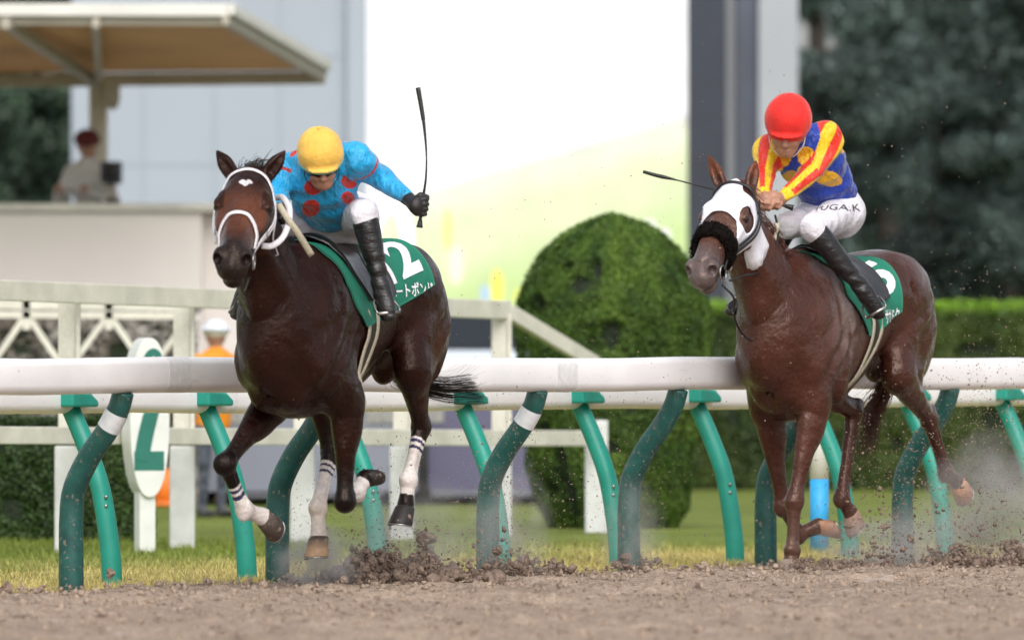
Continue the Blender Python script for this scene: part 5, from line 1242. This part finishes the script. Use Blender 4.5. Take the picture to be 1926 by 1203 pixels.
def rider(h, cfg):
    fr = h['fr']; pel = np.array(cfg['pelvis']); rt = empty('person', (0, 0, 0), 0, cfg['label'], 'jockey', 'jockeys on the galloping horses')
    rt.matrix_world = Matrix.Translation(Vector(fr.loc())) @ Matrix.Rotation(fr.rz, 4, 'Z') @ Matrix.Translation(Vector(pel))
    OFF = -pel
    def put(name, b_, mt, cols=None, parent=None, iso=0.0):
        V, F_ = b_.mesh(iso); c = cols(V) if cols else None; return mesh_obj(name, V + OFF, F_, mt, parent or rt, True, c)
    Hc = np.array(cfg['head']); up = nrm(cfg['up']); fw = nrm(cfg['fwd'] - up * np.dot(up, cfg['fwd'])); lt = np.cross(up, fw)
    q = cfg.get('hq', 1.05); hd = lambda f, l, u: Hc + (fw * f + lt * l + up * u) * q
    J = {k: np.array(v, float) for k, v in cfg['j'].items()}
    bd = Body(.0055)
    E = lambda c, r, k=.012, sub=False: bd.ell(hd(*c), tuple(x * q for x in r), k, S=lt, ax=fw, sub=sub)
    # r = forward, lateral, up
    E((-.01, 0, .0), (.095, .075, .095)); E((.035, 0, -.055), (.060, .062, .075), .03); E((.055, 0, -.105), (.038, .040, .030), .025)      # skull, face, chin
    for s in (-1, 1):
        E((.070, .034 * s, -.058), (.022, .022, .020), .015); E((.084, .030 * s, -.022), (.014, .020, .012), .006, True)                      # cheek, eye socket
        E((.078, .030 * s, -.024), (.012, .014, .009), .003); E((-.005, .077 * s, -.045), (.018, .008, .028), .006)                            # eyelid, ear
        E((.098, .010 * s, -.062), (.010, .009, .008), .006)
    bd.seg(hd(.088, 0, -.015), hd(.108, 0, -.055), .009 * q, .013 * q, k=.012)
    E((.088, 0, -.088), (.010, .024, .0055), .005); E((.084, 0, -.099), (.011, .020, .006), .005)
    bd.seg(hd(-.03, 0, -.03), J['neck'], .056, .062, k=.03)
    # torso, limbs
    sv = nrm(J['shL'] - J['shR']); ch = J['chest']
    bd.loft([(*J['neck'], .07, .06), (*((J['shL'] + J['shR']) / 2), .15, .09), (*ch, .150, .105), (*J['waist'], .125, .095), (*pel, .150, .12)], S=sv, k=.04)
    for s in 'LR':
        bd.seg(J['sh' + s], J['el' + s], .050, .040, k=.03); bd.seg(J['el' + s], J['wr' + s], .040, .027, k=.015)
        bd.seg(J['hp' + s], J['kn' + s], .085, .055, k=.03); bd.seg(J['kn' + s], J['an' + s], .045, .030, k=.02); bd.seg(J['an' + s], J['an' + s] + (J['to' + s] - J['an' + s]) * .75, .026, .018, k=.02)
        gk = cfg['grip' + s]; fist(bd, J['wr' + s], gk[0], gk[1], gk[2], .96 if cfg['gloves'] else 1.02)
    bd.solve(); nk = J['neck']
    def bc(V): return np.tile((0.44, .23, .16), (len(V), 1))
    put('person_body', bd, M['skin'])
    # silks
    sk = Body(.006); arms = []
    sk.loft([(*(J['neck'] + (hd(-.03, 0, -.03) - J['neck']) * .25), .062, .060), (*((J['shL'] + J['shR']) / 2), .165, .110), (*ch, .175, .130), (*J['waist'], .150, .118), (*(J['waist'] + (pel - J['waist']) * .35), .150, .115)], S=sv, k=.04, n=6)
    for s in 'LR':
        a, e, w = J['sh' + s], J['el' + s], J['wr' + s]; w2 = e + (w - e) * .93
        sk.ell(a, (.066, .066, .064), .06); sk.seg(a, e, .066, .055, k=.06); sk.seg(e, w2, .056, .038, k=.02); arms += [(a, e, .071, .057), (e, w2, .056, .038)]
    sk.solve(); sk.disp(lambda x, y, z: .008 * (vnoise(x * 14, y * 14, z * 14, 4) - .5) + .010 * np.sin((x * 34 + z * 44) + 5 * vnoise(x * 7, y * 7, z * 7, 9)) * vnoise(x * 6, y * 6, z * 6, 2))
    tor = [(J['neck'], (J['shL'] + J['shR']) / 2, .06, .13), ((J['shL'] + J['shR']) / 2, ch, .13, .15), (ch, J['waist'], .15, .13)]
    def sc_(V):
        da = []; tt = []
        for a, b_, r0, r1 in arms: d, t = seg_dist(V, a, b_); da.append(d - (r0 + (r1 - r0) * t)); tt.append(t)
        dt = np.min([seg_dist(V, a, b_)[0] - (r0 + (r1 - r0) * seg_dist(V, a, b_)[1]) for a, b_, r0, r1 in tor], 0)
        return cfg['silkcol'](V, np.array(da), np.array(tt), dt, arms)
    put('silks', sk, M['silk'], sc_)
    # breeches
    bc_ = Body(.006); bc_.seg(pel + (J['waist'] - pel) * .45, pel, (.140, .110), (.150, .122), S=sv, k=.03)
    for s in 'LR':
        bc_.seg(pel * .5 + J['hp' + s] * .5, J['hp' + s], .12, .125, k=.04); bc_.seg(J['hp' + s], J['kn' + s], .102, .066, k=.04); bc_.seg(J['kn' + s], J['kn' + s] + (J['an' + s] - J['kn' + s]) * cfg.get('knee' + s, .10), .065, .061, k=.02)
    bc_.solve(); bc_.disp(lambda x, y, z: .008 * (vnoise(x * 14, y * 14, z * 14, 6) - .5) + .005 * np.sin(x * 50 + y * 30 + 6 * vnoise(x * 8, y * 8, z * 8, 3)) * vnoise(x * 6, y * 6, z * 6, 8))
    br_ = put('breeches', bc_, M['white_cloth'])
    # boots
    for s in 'LR':
        b3 = Body(.006); k_, a_, t_ = J['kn' + s], J['an' + s], J['to' + s]; d = a_ - k_
        st = k_ + d * cfg.get('boot0', .07)
        b3.loft([(*st, .062, .062), (*(k_ + d * .22), .061, .062), (*(k_ + d * .45), .055, .058), (*(k_ + d * .8), .042, .045), (*a_, .042, .048)], S=(0, 1, 0), k=.02)
        tv = t_ - a_; heel = a_ - nrm(tv) * .035 + nrm(d) * .045; b3.seg(a_, heel, .040, .033, k=.02); b3.seg(heel, a_ + tv * .55 + nrm(d) * .02, (.036, .03), (.042, .032), k=.02); b3.seg(a_ + tv * .3, t_, (.042, .036), (.040, .026), k=.03)
        b3.solve(); b3.disp(lambda x, y, z: .0045 * np.sin(z * 95 + 7 * vnoise(x * 9, y * 9, z * 9, 3)) * np.exp(-(np.linalg.norm(np.stack([x, y, z], 1) - (a_ * .8 + k_ * .2), axis=1) / .09) ** 2) + .003 * (vnoise(x * 18, y * 18, z * 18, 2) - .5))
        put('boot', b3, M['boot'])
        # stirrup iron and leather
        c = a_ + tv * .62; m = MB(); up_ = nrm(cfg['leather' + s] - c); sd_ = nrm(np.cross(up_, tv)); R0 = .062
        arc = [c + OFF + sd_ * math.cos(x) * R0 + up_ * (math.sin(x) * R0 * 1.35 - .02) for x in np.linspace(R(-20), R(200), 22)]; m.tube(arc, .0055, 8); m.tube([arc[0], arc[-1]], .009, 8)
        o = m.build('stirrup_iron', M['metal'], h['root'], True); o.location = Vector(pel)
        m = MB(); ribbon(m, spline([arc[11], arc[11] + (np.array(cfg['leather' + s]) + OFF - arc[11]) * .5, np.array(cfg['leather' + s]) + OFF], 5), np.tile((0, 1.0 if s == 'L' else -1.0, .2), (11, 1)), .022, .004); o = m.build('stirrup_leather', M['strap_black'], h['root'], True); o.location = Vector(pel)
    # gloves
    if cfg['gloves']:
        for s in 'LR':
            b4 = Body(.005); gk = cfg['grip' + s]; fist(b4, J['wr' + s], gk[0], gk[1], gk[2], 1.16); w = J['wr' + s]; b4.seg(w + (J['el' + s] - w) * .10, w, .036, .034, k=.01); b4.solve(); put('glove', b4, M['glove_black'])
    # helmet cover, band, peak
    b5 = Body(.006); b5.ell(hd(-.005, 0, .030), (.128 * q, .110 * q, .122 * q), .01, S=lt, ax=fw)
    b5.ell(hd(.095, 0, -.006), (.046 * q, .072 * q, .009 * q), .02, S=lt, ax=fw)
    lowp = hd(0, 0, -.138) + fw * -.04; b5.seg(lowp - lt * .2, lowp + lt * .2, (.3, .115 * q), (.3, .115 * q), S=lt, k=.012, sub=True)
    b5.solve(); 
    def capf(x, y, z):
        P = np.stack([x, y, z], 1) - hd(0, 0, .03); a = np.arctan2(P @ lt, P @ fw); g_ = np.abs(((a / (2 * math.pi) * 6) % 1) - .5); h_ = P @ up
        return .004 * (vnoise(x * 18, y * 18, z * 18, 3) - .5) - .0035 * np.exp(-((.5 - g_) / .02) ** 2) * (h_ > -.02) - .004 * np.exp(-((h_ + .052 * q) / .006) ** 2)
    b5.disp(capf); hel = put('helmet_cover', b5, M[cfg['cap']])
    if cfg.get('band'):
        m = MB(); C_ = []
        for x in np.linspace(0, 2 * math.pi, 49): C_.append(Hc + (fw * (math.cos(x) * .128 - .005) + lt * math.sin(x) * .110) * q * .99 + up * (-.030 * q))
        P = b5.cast(np.tile(hd(-.005, 0, -.014), (49, 1)), np.array(C_) - hd(-.005, 0, -.030), .0015, .3); ribbon(m, P + OFF, np.array(C_) - Hc, .016, .0015); m.build('helmet_band', M['cap_band'], hel, True)
    m = MB(); m.sphere(hd(-.005, 0, .152) + OFF, (.009, .009, .004), 8); m.build('cap_button', M[cfg['cap']], hel, True)
    if cfg.get('goggles'):
        m = MB(); C_ = [hd(math.cos(x) * .096 - .002, math.sin(x) * .080, -.040) for x in np.linspace(R(-100), R(100), 33)]; ribbon(m, np.array(C_) + OFF, np.array(C_) - Hc, .042 * np.clip(1.25 - np.abs(np.linspace(-1, 1, 33)) ** 3, .4, 1), .008); m.build('goggles', M['goggle'], rt, True)
    for s in (-1, 1):
        m = MB(); C_ = spline([hd(.01, .082 * s, -.03), hd(.03, .078 * s, -.08), hd(.045, .040 * s, -.130), hd(.05, 0, -.138)], 5); ribbon(m, C_ + OFF, C_ - hd(0, 0, -.06), .014, .002); m.build('chin_strap', M['strap_black' if cfg['cap'] != 'cap_red' else 'strap_white'], rt, True)
    return dict(root=rt, OFF=OFF, put=put, breeches=(bc_, br_), J=J, hd=hd, pel=pel)

def silk1(V, da, tt, dt, arms):
    n = len(V); C = np.tile((.012, .36, .70), (n, 1)).astype(float); RD = (.62, .022, .012)
    arm = da.min(0) < dt - .002; k = da.argmin(0)
    ray = nrm(cam1)
    for px, py, u, r in DOTS1:
        c = fr1(px, py, u=u); d = V - c; d = d - (d @ ray)[:, None] * ray; C[(~arm) & (((d[:, 2]) / r) ** 2 + ((d[:, 1]) / (r * 1.15)) ** 2 < 1)] = RD
    for i in (0, 2): t = tt[i]; C[(k == i) & arm & (np.abs(t - .34) < .045)] = RD
    return C
DOTS1 = [(584, 388, .4, .034), (656, 338, .4, .030), (654, 366, .4, .026), (532, 345, .35, .03), (590, 352, .4, .036), (610, 270, .3, .05), (545, 290, .3, .03)]
g1L = fr1(791, 388, u=.30); wdir = nrm(fr1(797, 300, u=.30) - g1L)
gR = fr1(528, 408, u=.62)
j1 = rider(h1, dict(label='crouching jockey in yellow cap and blue silks with red dots raising a whip', head=fr1(603, 298, u=.55), up=toL(fr1, np.array((-.05, -.47, .88))), fwd=toL(fr1, np.array((.12, -.85, -.47))), hq=1.02, cap='cap_yellow', band=True, goggles=True, gloves=True,
    pelvis=fr1(645, 412, u=-.12), boot0=.10, kneeL=.10, kneeR=.12,
    j=dict(neck=fr1(606, 303, u=.40), shL=fr1(672, 300, u=.32), shR=fr1(541, 318, u=.34), chest=fr1(606, 345, u=.27), waist=fr1(616, 385, u=.10),
           elL=fr1(720, 338, u=.16), wrL=fr1(768, 374, u=.27), elR=fr1(517, 362, u=.44), wrR=gR + np.array((-.07, -.01, .03)),
           hpL=fr1(664, 410, u=-.10), knL=fr1(684, 402, v=.29), anL=fr1(717, 538, v=.375), toL=fr1(730, 596, v=.42), hpR=fr1(602, 415, u=-.06), knR=fr1(516, 420, u=.28), anR=fr1(463, 545, v=-.39), toR=fr1(447, 592, v=-.43)),
    gripL=(g1L, wdir, fr1(802, 388, u=.34) - g1L), gripR=(gR, (0, 1, .2), (.6, 0, .5)), leatherL=(.20, .20, 1.60), leatherR=(.20, -.20, 1.60), silkcol=silk1))
def whip(fr, pts, owner, label, rad, flap):
    P = [fr(*p[:2], u=p[2]) for p in pts]; C_ = spline(P, 8); o0 = P[-1]
    rt = empty('whip', (0, 0, 0), 0, label, 'whip', 'riding whips'); rt.matrix_world = Matrix.Translation(Vector(fr.loc())) @ Matrix.Rotation(fr.rz, 4, 'Z') @ Matrix.Translation(Vector(o0))
    n = len(C_); t = np.linspace(0, 1, n); r = np.interp(t, *rad)
    m = MB(); m.tube(C_ - o0, r, 10); m.build('whip_shaft', M['whip'], rt, True)
    i = int(n * flap); m = MB(); m.tube(C_[:i] - o0, np.linspace(.011, .009, i), 10, (1.2, .55)); m.build('whip_flap', M['whip'], rt, True)
    m = MB(); m.tube(C_[-5:] - o0, np.linspace(.010, .016, 5), 12); m.build('whip_handle', M['strap_black'], rt, True)
whip(fr1, [(786, 165, .30), (793, 205, .30), (798, 240, .30), (802, 290, .30), (801, 335, .30), (796, 370, .30), (792, 400, .30), (789, 428, .30)], j1, 'black whip held upright in the raised glove of the yellow capped jockey', ((0, .25, .45, .6, 1), (.010, .008, .004, .006, .009)), .26)

YL = (.86, .56, .012); RD2 = (.74, .028, .012); BL = (.010, .045, .36)
def silk2(V, da, tt, dt, arms):
    n = len(V); C = np.tile(BL, (n, 1)).astype(float); arm = da.min(0) < dt + .002; k = da.argmin(0); ray = nrm(cam2)
    for px, py, u, rx, ry in DOTS2:
        c = fr2(px, py, u=u); d = V - c; d = d - (d @ ray)[:, None] * ray; m_ = (~arm) & ((d[:, 2] / ry) ** 2 + (d[:, 1] / rx) ** 2 < 1); C[m_] = (.80, .42, .010)
    for i, (a, b_, r0, r1) in enumerate(arms):
        s = nrm(b_ - a); e1 = nrm(np.cross(s, (0, 1, .15))); e2 = np.cross(s, e1); d = V - a
        an = np.arctan2(d @ e1, d @ e2) + (.55 if i < 2 else .2); st = (np.floor(an / (2 * math.pi) * 8) % 2) < 1; m_ = arm & (k == i); C[m_ & st] = RD2; C[m_ & ~st] = YL
        if i in (1, 3): C[m_ & (tt[i] > .86)] = YL
    return C
DOTS2 = [(1560, 338, .2, .062, .036), (1478, 300, .35, .045, .05), (1478, 340, .35, .055, .035), (1524, 300, .3, .045, .05), (1495, 335, .3, .05, .025), (1585, 280, .1, .03, .045)]
gL2 = fr2(1452, 381, u=.66); gR2 = fr2(1436, 384, u=.70); w2 = nrm(fr2(1335, 355, u=.78) - fr2(1490, 391, u=.60))
j2 = rider(h2, dict(label='crouching jockey in red cap with blue and yellow silks and striped sleeves', head=fr2(1482, 236, u=.56), up=toL(fr2, np.array((.03, -.40, .91))), fwd=toL(fr2, np.array((-.12, -.85, -.42))), hq=1.13, cap='cap_red', gloves=False,
    pelvis=fr2(1570, 398, u=-.05), boot0=.10, kneeL=.06, kneeR=.10,
    j=dict(neck=fr2(1500, 258, u=.40), shL=fr2(1556, 258, u=.28), shR=fr2(1446, 285, u=.42), chest=fr2(1525, 300, u=.26), waist=fr2(1552, 350, u=.08),
           elL=fr2(1530, 322, u=.38), wrL=fr2(1470, 374, u=.60), elR=fr2(1436, 330, u=.52), wrR=fr2(1437, 370, u=.66),
           hpL=fr2(1582, 402, u=-.04), knL=fr2(1528, 428, v=.16), anL=fr2(1626, 548, v=.365), toL=fr2(1652, 592, v=.42), hpR=fr2(1545, 405, u=0), knR=fr2(1480, 425, u=.34), anR=(.30, -.36, 1.44), toR=(.36, -.42, 1.34)),
    gripL=(gL2, -w2, toL(fr2, np.array((-.3, -.8, .4)))), gripR=(gR2, -w2 * .6 + np.array((0, .3, 0)), toL(fr2, np.array((-.3, -.8, .4)))), leatherL=(.20, .20, 1.60), leatherR=(.20, -.20, 1.60), silkcol=silk2))
whip(fr2, [(1210, 323, .86), (1235, 330, .84), (1270, 338, .82), (1310, 348, .79), (1360, 360, .76), (1420, 373, .70), (1460, 383, .645), (1492, 391, .61)], j2, 'black whip lying level in the bare hands of the red capped jockey', ((0, .2, .3, .6, 1), (.009, .011, .004, .005, .009)), .27)
# initials on the thigh of the breeches
T2, F2, hx = text_grid('YUGA.K', .040, .0, .95, .02); bb = j2['breeches'][0]
c0 = fr2(1587, 400, u=.0); ux = nrm(fr2(1608, 391, u=-.04) - fr2(1560, 403, u=.04)); uz = nrm(np.array((0, 0, 1.0)) - ux * ux[2]); vd = nrm(cam2)
P = np.array([c0 + ux * x + uz * y for x, y in T2]); P = bb.cast(P - vd * .05, np.tile(vd, (len(P), 1)), .002, .6)
mesh_obj('lettering', P + j2['OFF'], F2, M['strap_black'], j2['breeches'][1])
# pale blue pad showing under the saddle of the chestnut
h2['strap']('saddle_pad', [(.36, 14), (.30, 30), (.20, 46)], .05, 'cyan_cloth', .036)

# ------------------------------------------------------------------ thrown dirt
def lumps(P, size, seed, name, mt, label=None):
    """irregular clods: noisy eight-sided lumps"""
    r = np.random.default_rng(seed); ico = bmesh.new(); bmesh.ops.create_icosphere(ico, subdivisions=1, radius=1); B = np.array([v.co[:] for v in ico.verts]); Fi = np.array([[v.index for v in f.verts] for f in ico.faces]); ico.free()
    n = len(P); V = B[None] * (1 + r.uniform(-.45, .45, (n, len(B), 1))) * (np.asarray(size).reshape(-1, 1, 1)) * r.uniform(.4, 1.6, (n, 1, 3)); V = V + P[:, None]
    Fa = (Fi[None] + (np.arange(n) * len(B))[:, None, None]).reshape(-1, 3); return tag(mesh_obj(name, V.reshape(-1, 3), Fa, mt, smooth=False), label, kind='stuff')
def heap(cx, cy, y, wx, hz_, n, seed, smax=.03):
    r = np.random.default_rng(seed); g_ = r.normal(0, 1, (n, 3)); px = cx + g_[:, 0] * wx; P = np.array([at(a, cy, y) for a in px]); P[:, 1] += g_[:, 1] * .25
    env = .35 + 1.1 * vnoise(px / 22.0, 0, 0, seed) ** 1.6; P[:, 2] = np.abs(r.normal(0, 1, n)) * hz_ * env * np.exp(-g_[:, 0] ** 2 / 5) ; s = .0035 + (smax * 1.5 - .0035) * r.uniform(0, 1, n) ** 4.5 * np.exp(-P[:, 2] / .16); return P, s
PP, SS = [], []
for a in ((765, 1090, 51.3, 58, .075, 3600, 1, .030), (690, 1090, 51.2, 22, .12, 2100, 2, .026), (803, 1090, 51.4, 15, .17, 1200, 12, .022), (640, 1095, 51.0, 40, .03, 300, 13, .014),
          (960, 1080, 52.6, 38, .07, 620, 3, .02), (1015, 1075, 53, 45, .035, 260, 4, .018), (1195, 1070, 54.2, 26, .05, 150, 5, .016), (1200, 1062, 54.6, 14, .10, 80, 15, .012),
          (1600, 1062, 54.2, 40, .035, 700, 6, .015), (1668, 1055, 54.4, 45, .10, 130, 7, .018), (1790, 1055, 54.6, 30, .055, 800, 8, .022), (1895, 1052, 54.8, 36, .045, 700, 9, .02), (1850, 1040, 54.6, 60, .13, 160, 10, .014), (1500, 1062, 54.0, 25, .022, 260, 16, .012)):
    P, s = heap(*a); PP.append(P); SS.append(s)
lumps(np.concatenate(PP), np.concatenate(SS), 71, 'thrown_dirt', M['clod'])
rb = np.random.default_rng(5)
def chunk(px, py, y, s, label):
    bm = bmesh.new(); bmesh.ops.create_icosphere(bm, subdivisions=3, radius=1); V = np.array([v.co[:] for v in bm.verts]); F_ = [tuple(v.index for v in f.verts) for f in bm.faces]; bm.free(); o_ = rb.uniform(0, 50)
    d = .55 + .8 * vnoise(V[:, 0] * 1.5 + o_, V[:, 1] * 1.5, V[:, 2] * 1.5, 3) + .5 * (vnoise(V[:, 0] * 4 + o_, V[:, 1] * 4, V[:, 2] * 4, 4) - .5)
    V = V * d[:, None] * s * rb.uniform(.7, 1.25, 3); o = mesh_obj('dirt_clod', V, F_, M['clod'], None, False, loc=at(px, py, y)); tag(o, label, 'clod', 'torn up clods of dirt in the air')
for q_ in ((800, 1012, 51.5, .045, 'large torn clod of dirt highest above the heap behind the leading horse'), (812, 1045, 51.5, .038, 'torn clod of dirt below the highest one behind the leading horse'), (775, 1062, 51.4, .055, 'torn clod of dirt in the middle of the dark heap behind the leading horse'),
           (690, 1062, 51.2, .058, 'large torn clod of dirt at the left end of the dark heap'), (715, 1050, 51.2, .040, 'torn clod of dirt above the left end of the dark heap'), (850, 1068, 51.6, .045, 'torn clod of dirt at the right end of the dark heap'),
           (1040, 1060, 53, .026, 'single clod of dirt right of the banded post between the horses'), (935, 1035, 52.4, .030, 'clod of dirt in front of the banded post between the horses'), (1178, 1048, 54.2, .028, 'clod of dirt at the foot of the plain dark post'),
           (1712, 1012, 54.6, .022, 'small clod of dirt in the air behind the chestnut horse'), (1665, 990, 54.6, .020, 'small clod of dirt just behind the chestnut horse forelegs'), (1800, 1035, 54.8, .050, 'large clod of dirt low under the raised hind hoof of the chestnut horse'), (1905, 1030, 55, .045, 'clod of dirt at the right edge of the track'),
           (208, 1078, 49.3, .018, 'single clod of dirt at the foot of the leftmost teal post'), (12, 1108, 48.6, .035, 'dark clod of dirt lying at the left edge of the track')): chunk(*q_)
r = np.random.default_rng(77)
n = 22000; yy = 37 + 20 * r.uniform(0, 1, n) ** .7; xx = r.uniform(-.052, .052, n) * yy; _, sn_ = rail_uv(xx, yy); ok = sn_ > .0; xx, yy = xx[ok], yy[ok]; ss_ = .003 + .014 * r.uniform(0, 1, len(xx)) ** 6
o = lumps(np.stack([xx, yy, dirt_h(xx, yy) + ss_ * .35], 1), ss_, 73, 'loose_dirt_crumbs', M['dirt'])
def cloud(cx, cy, y, sx, sy, n, s0, s1):
    px = r.normal(cx, sx, n); py = cy - np.abs(r.normal(0, sy, n)); P = np.array([at(a, b_, y) for a, b_ in zip(px, py)]); P[:, 1] += r.normal(0, .4, n); P = P[P[:, 2] > .02]; return P, r.uniform(s0, s1, len(P)) * r.uniform(.5, 1, len(P))
PP, SS = [], []
for a in ((760, 1080, 51.6, 110, 130, 1600, .0015, .005), (600, 1090, 51, 60, 70, 1500, .0012, .0035), (960, 1070, 52.5, 60, 130, 1300, .0015, .0045), (1190, 1060, 54, 60, 150, 800, .0015, .004),
          (1700, 1050, 54.8, 90, 150, 2600, .0015, .005), (1860, 1050, 55, 55, 190, 3600, .0015, .0045), (1150, 900, 54, 220, 260, 600, .0015, .004), (1650, 620, 55.5, 160, 250, 420, .0015, .004), (1300, 600, 54.5, 120, 260, 220, .0015, .0035)):
    P, s = cloud(*a); PP.append(P); SS.append(s)
lumps(np.concatenate(PP), np.concatenate(SS), 72, 'dirt_spray', M['grain'])
PP, SS = [], []
for a in ((1780, 1050, 54.8, 140, 60, 200, .004, .012), (800, 1085, 51.4, 60, 50, 130, .005, .014), (1655, 1050, 54.5, 45, 70, 110, .004, .013), (1700, 960, 54.6, 30, 50, 40, .004, .011)):
    P, s = cloud(*a); PP.append(P); SS.append(s)
lumps(np.concatenate(PP), np.concatenate(SS), 75, 'flying_dirt_crumbs', M['clod'])
def dust(name, c, rad, dens, seed):
    m = bpy.data.materials.new('dust_air'); m.use_nodes = True; t = m.node_tree; N = t.nodes; Lk = t.links; N.remove(N['Principled BSDF'])
    pv = N.new('ShaderNodeVolumePrincipled'); pv.inputs['Color'].default_value = (.93, .88, .84, 1); Lk.new(pv.outputs[0], N['Material Output'].inputs['Volume'])
    tc = N.new('ShaderNodeTexCoord'); gr = N.new('ShaderNodeVectorMath'); gr.operation = 'LENGTH'; Lk.new(tc.outputs['Object'], gr.inputs[0])
    nz = N.new('ShaderNodeTexNoise'); nz.inputs['Scale'].default_value = 2.2; nz.inputs['Detail'].default_value = 4; mp = N.new('ShaderNodeMapping'); mp.inputs['Location'].default_value = (seed, 0, 0); Lk.new(tc.outputs['Object'], mp.inputs[0]); Lk.new(mp.outputs[0], nz.inputs['Vector'])
    a = N.new('ShaderNodeMapRange'); a.inputs['From Min'].default_value = 1.0; a.inputs['From Max'].default_value = .15; Lk.new(gr.outputs['Value'], a.inputs['Value'])
    b_ = N.new('ShaderNodeMapRange'); b_.inputs['From Min'].default_value = .38; b_.inputs['From Max'].default_value = .68; Lk.new(nz.outputs['Fac'], b_.inputs['Value'])
    mu = N.new('ShaderNodeMath'); mu.operation = 'MULTIPLY'; Lk.new(a.outputs[0], mu.inputs[0]); Lk.new(b_.outputs[0], mu.inputs[1]); m2 = N.new('ShaderNodeMath'); m2.operation = 'MULTIPLY'; Lk.new(mu.outputs[0], m2.inputs[0]); m2.inputs[1].default_value = dens; Lk.new(m2.outputs[0], pv.inputs['Density'])
    q = MB(); q.sphere((0, 0, 0), 1.0, 12); o = q.build(name, m, None, True); o.location = c; o.scale = rad; tag(o, kind='stuff')
dust('dust_cloud', at(600, 1060, 50.7), (.24, .35, .22), 11.0, 1.3); dust('dust_cloud', at(770, 1010, 51.5), (.42, .5, .34), 3.0, 4.2); dust('dust_cloud', at(960, 1000, 52.6), (.25, .4, .38), 3.0, 6.2)
dust('dust_cloud', at(1650, 1030, 54.7), (.40, .4, .18), 5.0, 2.2); dust('dust_cloud', at(1880, 960, 55.3), (.46, .5, .46), 5.8, 7.7); dust('dust_cloud', at(1190, 1010, 54.2), (.2, .3, .35), 3.5, 9.1); dust('dust_cloud', at(1730, 1030, 54.9), (.30, .4, .28), 5.0, 12.4)
